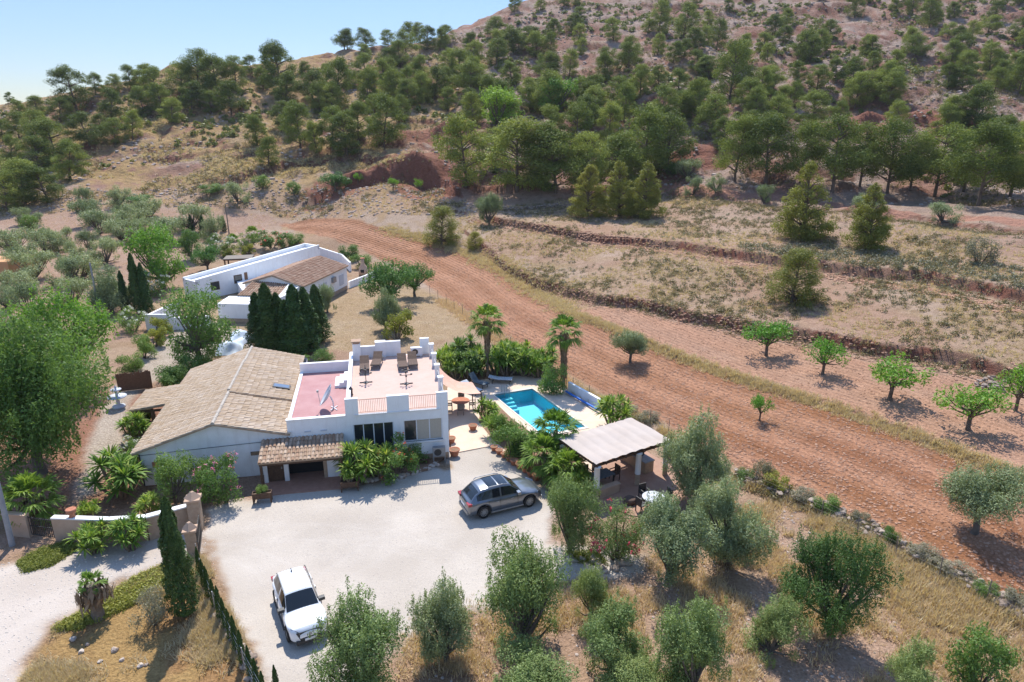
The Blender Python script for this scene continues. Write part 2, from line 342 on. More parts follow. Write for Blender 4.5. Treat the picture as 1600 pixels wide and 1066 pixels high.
def ground():
    az = np.radians(np.arange(-58, 58.01, .115)); nr = 760
    r = 11 * (820 / 11) ** (np.arange(nr) / (nr - 1))
    A, Rr = np.meshgrid(az, r); X = (Rr * np.sin(A)).ravel(); Y = (Rr * np.cos(A)).ravel()
    Z = H(X, Y)
    na = len(az)
    Zg = Z.reshape(nr, na)
    dzr = np.gradient(Zg, axis=0) / np.gradient(r)[:, None]; dza = np.gradient(Zg, axis=1) / (r[:, None] * np.gradient(az)[None, :])
    slope = np.hypot(dzr, dza).ravel()
    n1 = fbm(X, Y, 9, 4, 41); n2 = fbm(X, Y, 2.2, 3, 51); n3 = fbm(X, Y, 40, 3, 61); n4 = fbm(X, Y, .8, 2, 71)
    def mask(poly, w, wob=1.0):
        out = np.zeros(len(X)); bx = [q[0] for q in poly]; by = [q[1] for q in poly]
        m = (X > min(bx) - 4) & (X < max(bx) + 4) & (Y > min(by) - 4) & (Y < max(by) + 4)
        d = sdpoly(X[m], Y[m], poly) + (n2[m] - .5) * wob * 2 + (n4[m] - .5) * wob
        out[m] = sst(-d, -w, w); return out
    C = np.empty((len(X), 3))
    K = .76
    def setc(c): C[:] = np.asarray(c) * K
    def over(m, c):
        m = np.clip(m, 0, 1)[:, None]; C[:] = C * (1 - m) + np.asarray(c) * K * m
    dry = (.45, .30, .155); tan = (.47, .315, .205); pale = (.50, .375, .28); red = (.30, .125, .075); rock = (.45, .33, .265); soil = (.42, .235, .145); straw = (.50, .335, .145)
    setc(tan)
    over(sst(n1, .42, .62), pale); over(sst(n2, .52, .72) * .7, dry)
    hill = sst(Z, 5.0, 10.5)
    over(hill, rock); over(hill * sst(n1, .47, .66) * .85, (.40, .225, .16)); over(hill * sst(n2, .5, .75) * .6, (.53, .42, .345)); over(hill * sst(fbm(X, Y, 14, 3, 97), .56, .68) * .7, (.33, .15, .105))
    left = sst(-X, -40, 60)
    over(hill * sst(n3 + left * .32, .56, .72) * sst(n2, .2, .5) * .9, straw)
    over(hill * sst(n4 * .5 + n2 * .5, .55, .7) * .55, (.23, .17, .085))
    mid = sst(Z, 1.2, 2.6) * (1 - hill) * sst(X, -30, 10)
    over(mid * .7, (.48, .34, .235)); over(mid * sst(n2, .45, .7) * .7, (.40, .285, .16)); over(mid * sst(n4, .5, .72) * .45, (.30, .20, .12)); over(mid * sst(fbm(X, Y, 17, 3, 88), .5, .66) * .55, (.45, .27, .19)); over(mid * sst(n1, .55, .7) * .5, (.53, .40, .31))
    # red earth where scarps and gullies are steep
    over(sst(slope, .5, .85) * sst(n1 + n2, .7, .95), red); over(sst(slope, .62, 1.1), (.25, .105, .07)); over(sst(slope, .5, .9) * sst(n2, .45, .65) * .7, (.33, .215, .15)); over(sst(slope, .5, .9) * sst(n4, .5, .7) * .5, (.16, .10, .06))
    cl = np.zeros(len(X))
    for pl, h, w in CLIFFS[:2] + CLIFFS[2:3] + CLIFFS[4:5]:
        d, _ = seg_dist(X, Y, pl); cl = np.maximum(cl, sst(10 + (n2 - .5) * 14 - d, 0, 5))
    over(cl * .85, (.32, .135, .09))
    over(mask(GROVE, 1.2), (.47, .31, .225)); over(mask(GROVE, 1.2) * sst(n2, .5, .7) * .6, (.52, .37, .28))
    # garden ground
    site = sst(-sdpoly(X, Y, SITE), -2, 3)
    over(site, (.44, .29, .20)); over(site * sst(n1, .45, .6) * .7, (.47, .34, .22)); over(site * sst(n2, .5, .7) * .6, (.36, .235, .135))
    near_r = site * sst(X, 4, 16) * sst(60 - Y, 0, 8)
    over(near_r * .85, (.49, .33, .235)); over(near_r * sst(n1, .48, .62) * .6, (.41, .28, .16)); over(near_r * sst(n2, .5, .72) * .5, (.56, .41, .31)); over(near_r * sst(n4, .55, .75) * .4, (.36, .23, .14))
    lf = site * sst(-X - 24, 0, 4) * sst(Y, 36, 40) * sst(62 - Y, 0, 6); over(lf * .85, (.36, .17, .105)); over(lf * sst(n2, .5, .7) * .5, (.44, .26, .17))
    over(mask(GARD2, .8), (.46, .33, .20)); over(mask(GARD2, .8) * sst(n2, .45, .7) * .6, (.50, .38, .25))
    over(mask(DRYLEFT, .6), (.37, .215, .095)); over(mask(DRYLEFT, .6) * sst(n2, .45, .65), (.42, .27, .11))
    # tracks
    d, _ = seg_dist(X, Y, ROAD); over(sst(2.3 + (n2 - .5) * 1.2 - d, 0, .6), (.47, .25, .175))
    d, _ = seg_dist(X, Y, TRACK2); over(sst(1.6 + (n2 - .5) * 1.2 - d, 0, .6) * .8, (.45, .30, .21))
    over(mask(DRIVE2, .5, .5), (.54, .45, .36))
    over(mask(TRACK, .6, .8), (.60, .52, .45)); over(mask(YARD, .5, 1.1), (.60, .53, .455)); over(mask(YARD, .5, 1.1) * sst(n1, .5, .66) * .35, (.52, .46, .40))
    for tk in (((318, 840), (420, 830), (560, 830), (700, 812), (800, 800)), ((300, 858), (380, 866), (430, 890), (452, 930), (470, 980)), ((470, 990), (520, 900), (620, 840), (740, 815)), ((690, 870), (600, 840), (500, 830), (318, 842), (180, 905), (60, 950), (-60, 1010))):
        d, _ = seg_dist(X, Y, [P(*q_)[:2] for q_ in tk]); over(sst(.17 - np.abs(d + (n2 - .5) * .5 - .78), 0, .14) * (.25 + .5 * n2) * .32, (.68, .62, .56))
        over(sst(.3 - d, 0, .3) * sst(n2, .4, .6) * .15, (.48, .42, .36))
    fm = mask(FIELD, .5, .6); sm = mask(STRIP, .5, .6)
    over(fm, (.36, .165, .078)); over(fm * sst(n3, .4, .62) * .6, (.45, .235, .14)); over(fm * sst(n1, .5, .68) * .5, (.315, .14, .075)); over(fm * sst(n2, .55, .75) * .35, (.48, .28, .18))
    over(sm, (.50, .295, .195)); over(sm * sst(n2, .5, .7) * .5, (.55, .345, .24))
    d, s = seg_dist(X, Y, FURLINE); fur = d * s
    yard = np.maximum(mask(YARD, .35, .35), mask(TRACK, .6, .8))
    # the basin of the pool and the garage floor
    pin = sdpoly(X, Y, POOL); Z = np.where(pin < .25, -2.2, Z)
    me = bpy.data.meshes.new('ground')
    me.vertices.add(len(X)); me.vertices.foreach_set('co', np.c_[X, Y, Z].ravel())
    i = np.arange(nr - 1)[:, None] * na + np.arange(na - 1)[None, :]
    q = np.stack([i, i + 1, i + na + 1, i + na], -1).reshape(-1, 4)[:, ::-1]
    # far columns outside the frame are dropped behind the camera's field by nothing: the sheet is whole
    me.loops.add(q.size); me.loops.foreach_set('vertex_index', q.ravel().astype(np.int32))
    me.polygons.add(len(q)); me.polygons.foreach_set('loop_start', (np.arange(len(q)) * 4).astype(np.int32)); me.polygons.foreach_set('loop_total', np.full(len(q), 4, np.int32))
    a = me.attributes.new('soil', 'FLOAT_COLOR', 'POINT'); a.data.foreach_set('color', np.c_[C, np.ones(len(X))].astype(np.float32).ravel())
    a = me.attributes.new('zone', 'FLOAT_COLOR', 'POINT'); a.data.foreach_set('color', np.c_[np.maximum(fm, sm * .6), yard, hill, np.ones(len(X))].astype(np.float32).ravel())
    a = me.attributes.new('furrow', 'FLOAT', 'POINT'); a.data.foreach_set('value', fur.astype(np.float32))
    me.update(calc_edges=True); me.polygons.foreach_set('use_smooth', np.ones(len(q), bool))
    # material
    m, n, out = new_mat('ground_soil'); b = n.nodes.new('ShaderNodeBsdfPrincipled'); b.inputs['Roughness'].default_value = .95; b.inputs['Specular IOR Level'].default_value = .12
    col = N(n, 'ShaderNodeAttribute', attribute_name='soil').outputs['Color']; zone = N(n, 'ShaderNodeAttribute', attribute_name='zone')
    sep = n.nodes.new('ShaderNodeSeparateColor'); n.links.new(zone.outputs['Color'], sep.inputs[0])
    fa = N(n, 'ShaderNodeAttribute', attribute_name='furrow').outputs['Fac']
    pos = n.nodes.new('ShaderNodeNewGeometry').outputs['Position']
    nf = noise(n, 6.0, 3, .7, vec=pos); nm = noise(n, .9, 5, .65, vec=pos); ng = noise(n, 22.0, 2, .6, vec=pos)
    # furrows
    w1 = n.nodes.new('ShaderNodeMath'); w1.operation = 'MULTIPLY_ADD'; n.links.new(nm.outputs[0], w1.inputs[0]); w1.inputs[1].default_value = .55; n.links.new(fa, w1.inputs[2])
    w2 = n.nodes.new('ShaderNodeMath'); w2.operation = 'MULTIPLY'; n.links.new(w1.outputs[0], w2.inputs[0]); w2.inputs[1].default_value = 2 * math.pi / .62
    w3 = n.nodes.new('ShaderNodeMath'); w3.operation = 'SINE'; n.links.new(w2.outputs[0], w3.inputs[0])
    wh = n.nodes.new('ShaderNodeMath'); wh.operation = 'MULTIPLY'; wa_ = n.nodes.new('ShaderNodeMath'); wa_.operation = 'MULTIPLY'; n.links.new(ramp(n, noise(n, .5, 4, .7, vec=pos).outputs[0], .3, .62), wa_.inputs[0]); n.links.new(sep.outputs[0], wa_.inputs[1]); n.links.new(w3.outputs[0], wh.inputs[0]); n.links.new(wa_.outputs[0], wh.inputs[1])
    # broad passes of the plough
    v2 = n.nodes.new('ShaderNodeMath'); v2.operation = 'MULTIPLY'; n.links.new(w1.outputs[0], v2.inputs[0]); v2.inputs[1].default_value = 2 * math.pi / 4.6
    v3 = n.nodes.new('ShaderNodeMath'); v3.operation = 'SINE'; n.links.new(v2.outputs[0], v3.inputs[0])
    vp = ramp(n, v3.outputs[0], -1, 1); vm = n.nodes.new('ShaderNodeMath'); vm.operation = 'MULTIPLY'; n.links.new(vp, vm.inputs[0]); n.links.new(sep.outputs[0], vm.inputs[1])
    vs = n.nodes.new('ShaderNodeMath'); vs.operation = 'MULTIPLY'; n.links.new(vm.outputs[0], vs.inputs[0]); vs.inputs[1].default_value = .6
    c = mixc(n, vs.outputs[0], col, (.46, .25, .155))
    # clods and stones: lighter and darker grains
    k1 = mixc(n, ramp(n, nf.outputs[0], .35, .7), (.72, .70, .68), (1.2, 1.2, 1.22)); c2 = mixc(n, 1.0, c, k1, 'MULTIPLY')
    k2 = mixc(n, ramp(n, nm.outputs[0], .3, .7), (.86, .84, .82), (1.1, 1.1, 1.1)); c3 = mixc(n, 1.0, c2, k2, 'MULTIPLY')
    # gravel is more even than soil: fine light grit and faint wheel-worn patches
    nw = noise(n, .22, 3, .55, vec=pos)
    gr = mixc(n, ramp(n, ng.outputs[0], .3, .7), (.85, .85, .86), (1.1, 1.09, 1.07)); gr2 = mixc(n, 1.0, col, gr, 'MULTIPLY')
    gr3 = mixc(n, 1.0, gr2, mixc(n, ramp(n, nw.outputs[0], .35, .65), (.9, .885, .87), (1.05, 1.05, 1.05)), 'MULTIPLY')
    cf = mixc(n, sep.outputs[1], c3, gr3)
    n.links.new(cf, b.inputs['Base Color'])
    # relief
    hs = n.nodes.new('ShaderNodeMath'); hs.operation = 'MULTIPLY_ADD'; n.links.new(wh.outputs[0], hs.inputs[0]); hs.inputs[1].default_value = .115
    hn = n.nodes.new('ShaderNodeMath'); hn.operation = 'MULTIPLY'; n.links.new(nf.outputs[0], hn.inputs[0])
    ha = n.nodes.new('ShaderNodeMapRange'); n.links.new(sep.outputs[1], ha.inputs[0]); ha.inputs[3].default_value = .22; ha.inputs[4].default_value = .03; n.links.new(ha.outputs[0], hn.inputs[1])
    n.links.new(hn.outputs[0], hs.inputs[2])
    hh = n.nodes.new('ShaderNodeMath'); hh.operation = 'MULTIPLY'; n.links.new(nm.outputs[0], hh.inputs[0]); n.links.new(sep.outputs[2], hh.inputs[1])
    h3 = n.nodes.new('ShaderNodeMath'); h3.operation = 'MULTIPLY_ADD'; n.links.new(hh.outputs[0], h3.inputs[0]); h3.inputs[1].default_value = 1.1; n.links.new(hs.outputs[0], h3.inputs[2])
    bp = n.nodes.new('ShaderNodeBump'); bp.inputs['Strength'].default_value = .85; bp.inputs['Distance'].default_value = 1.0
    n.links.new(h3.outputs[0], bp.inputs['Height']); n.links.new(bp.outputs[0], b.inputs['Normal']); n.links.new(b.outputs[0], out.inputs[0])
    me.materials.append(m)
    return kind(link('ground', me), 'structure')
ground()
# ------------------------------------------------------------------ vegetation: unit-height prototypes
rng = np.random.default_rng(11)
def unit(v): return v / (np.linalg.norm(v, axis=1)[:, None] + 1e-12)
def leaves(mb, pos, nrm, L, asp=.45, a=None, droop=0.0, bend=None):
    """one quad per leaf, lying across its normal"""
    n = len(pos); r = unit(rng.normal(size=(n, 3))); r[:, 2] -= droop
    t = unit(r - (r * nrm).sum(1)[:, None] * nrm); b = np.cross(nrm, t)
    L = np.broadcast_to(np.asarray(L, float), (n,))[:, None] * rng.uniform(.55, 1.5, (n, 1)); w = L * asp
    v = np.stack([pos - t * L * .5, pos + b * w * .5, pos + t * L * .5, pos - b * w * .5], 1).reshape(-1, 3)
    f = np.arange(n * 4).reshape(n, 4)
    a = rng.random(n) if a is None else a
    mb.add(v, f, np.repeat(a, 4))
def clump_leaves(mb, clumps, n, L, asp=.45, outw=.65, up=.25, shell=(.45, 1.08), tone=.25, droop=0.):
    vol = np.array([c[1][0] * c[1][1] + c[1][2] * c[1][0] for c in clumps]); cnt = np.maximum((n * vol / vol.sum()).astype(int), 6)
    for (c, r), k in zip(clumps, cnt):
        d = unit(rng.normal(size=(k, 3))); rho = shell[0] + (shell[1] - shell[0]) * rng.random(k) ** .6
        rho *= 1 + .22 * np.sin(d[:, 0] * 5 + c[0] * 40) * np.cos(d[:, 2] * 6 + c[2] * 30)
        p = np.asarray(c) + d * np.asarray(r) * rho[:, None]
        nr = unit(d / np.asarray(r) * np.mean(r) * outw + unit(rng.normal(size=(k, 3))) * (1 - outw) * 1.3 + np.array((0, 0, up)))
        leaves(mb, p, nr, L, asp, np.clip(rng.random(k) * (1 - tone) + tone * rng.random(), 0, 1), droop)
def limbs(mb, base, clumps, r0, fork, n=6, every=1):
    for i, (c, r) in enumerate(clumps):
        if i % every: continue
        b = np.array((base[0] + rng.normal() * r0 * .3, base[1] + rng.normal() * r0 * .3, fork * rng.uniform(.75, 1.15)))
        c = np.asarray(c); m = b * .45 + c * .55 + np.array((0, 0, -.05 * abs(c[0]) - .02)) + rng.normal(size=3) * .01
        mb.tube([b, m, c], [r0 * .5, r0 * .3, r0 * .1], n, False)
def proto_pine(seed, near=False, shape='round'):
    global rng; rng = np.random.default_rng(seed)
    cl = []; k = 60 if not near else 170
    z0 = {'round': .08, 'cone': .05, 'flat': .27, 'bush': .03}[shape]
    lean = rng.normal(size=2) * .05
    for i in range(k):
        u = rng.random() if i > 4 else 1.0 - i * .03
        z = z0 + (.95 - z0) * u
        prof = {'round': math.sin(math.pi * (.15 + .80 * u)) ** .7 * .35, 'cone': (1 - u) ** .62 * .36 * min(1, u * 4 + .6) + .02, 'flat': math.sin(math.pi * (.30 + .66 * u)) ** .6 * .42, 'bush': math.sin(math.pi * (.28 + .68 * u)) ** .6 * .40}[shape]
        th = rng.random() * 2 * math.pi; rr = prof * math.sqrt(rng.uniform(.15, 1))
        s = rng.uniform(.075, .125) * (1.15 if shape in ('flat', 'bush') else 1) * (.72 if near else 1) * ((1.2 - .75 * u) if shape == 'cone' else 1)
        cl.append(((rr * math.cos(th) + lean[0] * u, rr * math.sin(th) + lean[1] * u, z + rng.normal() * .015), (s, s, s * rng.uniform(.6, .85))))
    m = MB(); clump_leaves(m, cl, 26000 if near else 15000, .022 if near else .027, .36, .5, .35, (.25, 1.2), .45)
    t = MB(); top = (lean[0], lean[1], .82)
    t.tube([(0, 0, -.03), (0.004, 0, .15), (lean[0] * .4, lean[1] * .4, .45), top], [.026, .020, .014, .004], 7)
    for c, r in cl[::2]:
        b = np.array((lean[0] * c[2] * .8, lean[1] * c[2] * .8, max(.12, c[2] - .12))); t.tube([b, (b + np.array(c)) / 2 + (0, 0, .01), c], [.009, .006, .003], 4, False)
    return t.mesh('pine_trunk', M['bark']), m.mesh('pine_crown', M['pine' if not near else 'pine_light'])
def proto_olive(seed, w=.56, n=34000, L=.026, fork=.12, z0=.14, mat='olive', bark='bark_grey', nclump=44, open_=.0, lo=None):
    """round crown: clumps over an ellipsoid shell plus a filled middle, loose sprays at the edge"""
    global rng; rng = np.random.default_rng(seed)
    cl = []; W2 = w * .84; nl = 6; lob = []
    for k in range(nl):                                   # uneven lobes at different heights make the outline
        th = k * 6.283 / (nl - 1) + rng.normal() * .4; f = rng.uniform(.40, .72) if k < nl - 1 else .1
        rl = rng.uniform(.17, .29) * (1.0 if k < nl - 1 else 1.15); zl = rng.uniform(z0 + rl * .35, .84 - rl * .5) if k < nl - 1 else .74 - .1 * rng.random()
        lob.append((np.array((W2 * f * math.cos(th), W2 * f * math.sin(th), zl)), rl))
    top = max(c[2] + r * .95 for c, r in lob)
    for i in range(nclump):
        c, rl = lob[i % nl]; d = rng.normal(size=3); d /= np.linalg.norm(d); d[2] = d[2] * .9 + .1; q = c + d * rl * rng.uniform(.5, .95) * np.array((w / .5, w / .5, 1.0)); q[2] = max(q[2], z0 * .8 + .04) * (.94 / max(top, .5)); s = rng.uniform(.10, .17) * (w / .5) ** .5
        if open_ and rng.random() < open_: continue
        cl.append((tuple(q), (s, s, s * rng.uniform(.7, 1.0))))
    if not open_:
        for i in range(nclump // 9):                      # foliage hanging low around the foot
            th = rng.random() * 6.283; f = rng.uniform(.35, .8); s = rng.uniform(.09, .14); cl.append(((W2 * f * math.cos(th), W2 * f * math.sin(th), z0 + rng.uniform(-.02, .14)), (s, s, s)))
    m = MB(); clump_leaves(m, cl, int(n * .70), L, .42, .55, .38, (.3, 1.1), .5)
    sp = []
    for i in range(150):                                  # upright leafy shoots
        c, r = cl[rng.integers(len(cl))]; d = rng.normal(size=3); d[2] = abs(d[2]) * .9; d /= np.linalg.norm(d); q = np.array(c) + d * np.array(r) * rng.uniform(.9, 1.3); sp.append((q, (.024, .024, rng.uniform(.05, .10))))
    clump_leaves(m, sp, int(n * .30), L * .9, .34, .3, .2, (.1, 1.2), .5)
    t = MB(); t.tube([(0, 0, -.03), (.01, .01, .08), (.0, -.01, fork)], [.05, .038, .034], 8)
    limbs(t, (0, 0), cl, .045, fork, every=2)
    return t.mesh('trunk', M[bark]), m.mesh('crown', M[mat])
def proto_cypress(seed, w=.11, n=9000, L=.026, mat='cypress'):
    global rng; rng = np.random.default_rng(seed)
    u = rng.random(n) ** .85; prof = np.minimum(1, u * 9 + .35) * np.maximum(0, 1 - u) ** .55 * (1 + .12 * np.sin(u * 37 + seed)) ; prof *= w
    th = rng.random(n) * 6.283; lob = 1 + .16 * np.sin(th * 3 + u * 9) + .1 * np.sin(th * 7 - u * 25)
    rr = prof * lob * (.55 + .5 * rng.random(n) ** .5)
    p = np.c_[rr * np.cos(th), rr * np.sin(th), .02 + u * .97]
    nr = unit(np.c_[np.cos(th), np.sin(th), np.full(n, .25)] + rng.normal(size=(n, 3)) * .42)
    m = MB(); leaves(m, p, nr, L, .4, None, -1.0)
    t = MB(); t.tube([(0, 0, -.03), (0, 0, .5), (0, 0, .9)], [.016, .01, .003], 6)
    return t.mesh('trunk', M['bark']), m.mesh('crown', M[mat])
def frond(mb, base, d, L, fan, nl=22, seg=3):
    """a fan palm leaf: a stalk and a fan of folded, drooping blades"""
    base = np.array(base, float); d = np.array(d, float); d /= np.linalg.norm(d)
    tip = base + d * L * .5 + np.array((0, 0, -.06 * L)); s = np.cross(d, (0, 0, 1.0)); s /= np.linalg.norm(s) + 1e-9; up = np.cross(s, d)
    w = L * .012; mb.add([base - s * w, base + s * w, tip + s * w * .7, tip - s * w * .7], [(0, 1, 2, 3)], .3)
    for i in range(nl):
        a = (i / (nl - 1) - .5) * 2 * fan; l = L * .56 * (1 - .28 * abs(a / fan) ** 2) * rng.uniform(.9, 1.08)
        dd = d * math.cos(a) + s * math.sin(a) + up * (.10 * rng.normal() - .05); dd /= np.linalg.norm(dd); q = np.cross(dd, up); q /= np.linalg.norm(q) + 1e-9
        wd_ = l * math.sin(fan / nl) * .95; drop = np.array((0, 0, -l * rng.uniform(.12, .42)))
        p1 = tip + dd * l * .55; p2 = tip + dd * l * .98 + drop
        hh = up * wd_ * .55 * (1 if i % 2 else -1)
        mb.add([tip, p1 - q * wd_ + hh * .3, p1 + q * wd_ - hh * .3, p2], [(0, 1, 3, 2)], rng.random() * .8)
def proto_palm(seed, h=6.0, nf=34, L=1.75, skirt=.9, tr=.2, lift=.1):
    """real-size fan palm: trunk, skirt of dead leaves, crown"""
    global rng; rng = np.random.default_rng(seed)
    t = MB(); zs = np.linspace(-.1, h, 14); rad = tr * (1 - .25 * zs / max(h, .1)) * (1 + .06 * np.sin(zs * 9)) ; rad[0] *= 1.25
    t.tube(np.c_[.05 * np.sin(zs * .5), .03 * zs * 0, zs], rad, 10, True)
    m = MB()
    for i in range(nf):
        e = 1.25 - 2.05 * (i / nf) ** 1.05 + lift; th = i * 2.39996 + rng.normal() * .1
        frond(m, (0, 0, h + .05), (math.cos(th) * math.cos(e), math.sin(th) * math.cos(e), math.sin(e)), L * rng.uniform(.85, 1.1), 1.35)
    k = MB()
    if skirt:
        n = int(420 * skirt); th = rng.random(n) * 6.283; z = h - .15 - rng.random(n) * skirt * 1.5; r = tr * (1.25 + 1.5 * np.exp(-((h - z - .6) / .8) ** 2) * rng.random(n))
        p = np.c_[r * np.cos(th), r * np.sin(th), z]; nr = unit(np.c_[np.cos(th), np.sin(th), rng.normal(size=n) * .25])
        leaves(k, p, nr, .62, .22, None, 2.2)
    return t.mesh('trunk', M['palm_bark']), m.mesh('crown', M['palm']), (k.mesh('skirt', M['dead_palm']) if skirt else None)
def proto_yucca(seed, nh=12, w=.9, h=1.7, L=.55, nb=46, mat='yucca'):
    """a clump of cane stems, each carrying a rosette of sword leaves"""
    global rng; rng = np.random.default_rng(seed)
    t = MB(); m = MB()
    for i in range(nh):
        th = i * 2.4 + rng.normal() * .3; r = w * math.sqrt((i + .3) / nh) * .8; hh = h * rng.uniform(.5, 1.0) * (1 - .35 * (r / w) ** 2)
        c = np.array((r * math.cos(th), r * math.sin(th), max(.25, hh - L * .35)))
        t.tube([(r * .3 * math.cos(th), r * .3 * math.sin(th), -.05), (c[0] * .8, c[1] * .8, c[2] * .6), c], [.05, .045, .04], 6)
        n = nb; az = rng.random(n) * 6.283; el = rng.uniform(-.55, 1.35, n)
        d = np.c_[np.cos(az) * np.cos(el), np.sin(az) * np.cos(el), np.sin(el)]; s = unit(np.cross(d, (0, 0, 1.0))); l = L * rng.uniform(.75, 1.15, n)[:, None]; ww = .034 * (L / .55)
        b0 = c + d * .03; mid = c + d * l * .6; tip = c + d * l + np.array((0, 0, -1)) * l * .12
        v = np.stack([b0 - s * ww * .7, b0 + s * ww * .7, mid + s * ww, mid - s * ww, tip], 1).reshape(-1, 3); k = np.arange(n)[:, None] * 5
        aa = np.repeat(rng.random(n), 5)
        m.add(v, k + np.array((0, 1, 2, 3)), aa); m.add(v, k + np.array((3, 2, 4)), aa)
    return t.mesh('stem', M['palm_bark']), m.mesh('foliage', M[mat])
def proto_bush(seed, w=.55, n=5000, L=.05, mat='shrub', nclump=14, flower=None, asp=.45, low=.12, nfl=260):
    """low bush, unit height; optional blossoms"""
    global rng; rng = np.random.default_rng(seed); cl = []
    for i in range(nclump):
        th = rng.random() * 6.283; rr = w * math.sqrt(rng.random()) * .78; z = low + (.86 - low) * rng.random() * (1 - .45 * (rr / w) ** 2); s = rng.uniform(.14, .22)
        cl.append(((rr * math.cos(th), rr * math.sin(th), z), (s, s, s * .85)))
    m = MB(); clump_leaves(m, cl, n, L, asp, .5, .3, (.35, 1.12), .3)
    t = MB()
    for c, r in cl[::2]: t.tube([(c[0] * .15, c[1] * .15, -.05), (c[0] * .6, c[1] * .6, c[2] * .55), c], [.022, .014, .006], 5, False)
    f = None
    if flower:
        f = MB(); sp = []
        for i in range(44):
            c, r = cl[rng.integers(len(cl))]; d = rng.normal(size=3); d[2] = abs(d[2]); d[1] -= .5; d /= np.linalg.norm(d); sp.append((np.array(c) + d * np.array(r) * 1.08, (.04, .04, .04)))
        clump_leaves(f, sp, nfl, .034, .8, .5, .5, (.2, 1.2), .2)
        f = f.mesh('blossom', M[flower])
    return t.mesh('stem', M['bark']), m.mesh('foliage', M[mat]), f
M = {}
M['bark'] = mk('pine_bark', (.11, .075, .055), (.17, .13, .10), 8, .9, .5, 25)
M['bark_grey'] = mk('olive_bark', (.10, .082, .065), (.17, .145, .12), 9, .9, .5, 25)
M['palm_bark'] = mk('palm_bark', (.15, .115, .085), (.24, .19, .14), 6, .9, .6, 14)
M['dead_palm'] = mk('dead_palm_leaf', (.22, .15, .085), (.33, .24, .15), 4, .9, attr=(.14, .09, .055))
M['pine'] = leafmat('pine_needles', (.050, .074, .016), (.145, .166, .040), trans=.2, hue=.18, spec=.08)
M['pine_light'] = leafmat('young_pine_needles', (.085, .092, .016), (.190, .185, .036), trans=.25)
M['olive'] = leafmat('olive_leaves', (.090, .112, .050), (.18, .212, .108), (.25, .275, .18), trans=.18, hue=.10)
M['olive_green'] = leafmat('green_olive_leaves', (.072, .100, .030), (.155, .20, .070), (.24, .28, .14), trans=.22, hue=.08)
M['evergreen'] = leafmat('dark_evergreen_leaves', (.028, .058, .014), (.070, .115, .030), trans=.2, hue=.05)
M['cypress'] = leafmat('cypress_leaves', (.016, .036, .009), (.046, .080, .018), trans=.12, hue=.05)
M['pepper'] = leafmat('pepper_leaves', (.050, .092, .022), (.105, .170, .042), trans=.32, hue=.04)
M['bright'] = leafmat('bright_leaves', (.070, .135, .018), (.15, .235, .035), trans=.32, hue=.07)
M['carob'] = leafmat('carob_leaves', (.030, .075, .018), (.070, .145, .032), trans=.2, hue=.04)
M['almond'] = leafmat('almond_leaves', (.055, .125, .014), (.12, .225, .030), trans=.3, hue=.06)
M['palm'] = leafmat('palm_fronds', (.060, .105, .016), (.150, .215, .040), trans=.3, hue=.06)
M['yucca'] = leafmat('yucca_blades', (.055, .105, .014), (.155, .215, .035), (.25, .27, .06), trans=.25, hue=.08)
M['yucca_dark'] = leafmat('dark_yucca_blades', (.035, .07, .014), (.09, .14, .035), trans=.2, hue=.06)
M['shrub'] = leafmat('shrub_leaves', (.05, .092, .020), (.11, .17, .042), trans=.25, hue=.1)
M['sage'] = leafmat('grey_shrub_leaves', (.095, .092, .058), (.18, .165, .11), trans=.15, hue=.12)
M['yellowgreen'] = leafmat('yellow_green_leaves', (.10, .115, .022), (.20, .20, .045), trans=.3, hue=.08)
M['pink'] = leafmat('pink_blossom', (.55, .07, .13), (.75, .20, .27), trans=.25, hue=.05)
M['crimson'] = leafmat('crimson_blossom', (.30, .022, .05), (.44, .06, .10), trans=.25, hue=.05)
M['rose'] = leafmat('pale_pink_blossom', (.62, .22, .28), (.75, .40, .45), trans=.25, hue=.05)
M['white_fl'] = leafmat('white_blossom', (.36, .35, .31), (.46, .45, .42), trans=.25, hue=.03)
M['redfl'] = leafmat('red_blossom', (.42, .035, .035), (.60, .09, .07), trans=.25, hue=.05)
M['straw'] = leafmat('dry_grass_blades', (.26, .19, .115), (.375, .295, .19), (.46, .385, .28), trans=.25, hue=.05)
M['scrub'] = leafmat('hillside_scrub_leaves', (.085, .072, .034), (.165, .128, .068), (.29, .21, .11), trans=.15, hue=.05)
PR = {}
for i in range(6): PR['pine%d' % i] = proto_pine(100 + i)
for i in range(3): PR['pineF%d' % i] = proto_pine(120 + i, False, 'flat')
for i in range(3): PR['pineC%d' % i] = proto_pine(130 + i, True, 'cone')
PR['pineB'] = proto_pine(140, True, 'bush')
for i in range(5): PR['olive%d' % i] = proto_olive(200 + i)
for i in range(4): PR['oliveG%d' % i] = proto_olive(220 + i, .56, 36000, .025, .08, .07, 'olive_green', nclump=48)
for i in range(3): PR['oliveL%d' % i] = proto_olive(230 + i, .66, 9000, .042, .08, .10, nclump=34)
PR['oliveT'] = proto_olive(246, .58, 34000, .024, .26, .36, nclump=40)
PR['evergreen'] = proto_olive(243, .54, 40000, .022, .16, .2, 'evergreen', nclump=46)
PR['pepper'] = proto_olive(250, .62, 56000, .022, .25, .16, 'pepper', nclump=80)
PR['acacia0'] = proto_olive(251, .6, 11000, .034, .3, .16, 'pepper', nclump=56, open_=.1)
PR['acacia1'] = proto_olive(252, .6, 11000, .034, .3, .2, 'bright', nclump=50, open_=.1)
PR['carob'] = proto_olive(253, .56, 9000, .042, .2, .25, 'carob', nclump=44)
PR['bright0'] = proto_olive(254, .46, 8000, .04, .12, .15, 'bright', nclump=44)
PR['bright1'] = proto_olive(255, .5, 6000, .045, .14, .18, 'shrub', nclump=36)
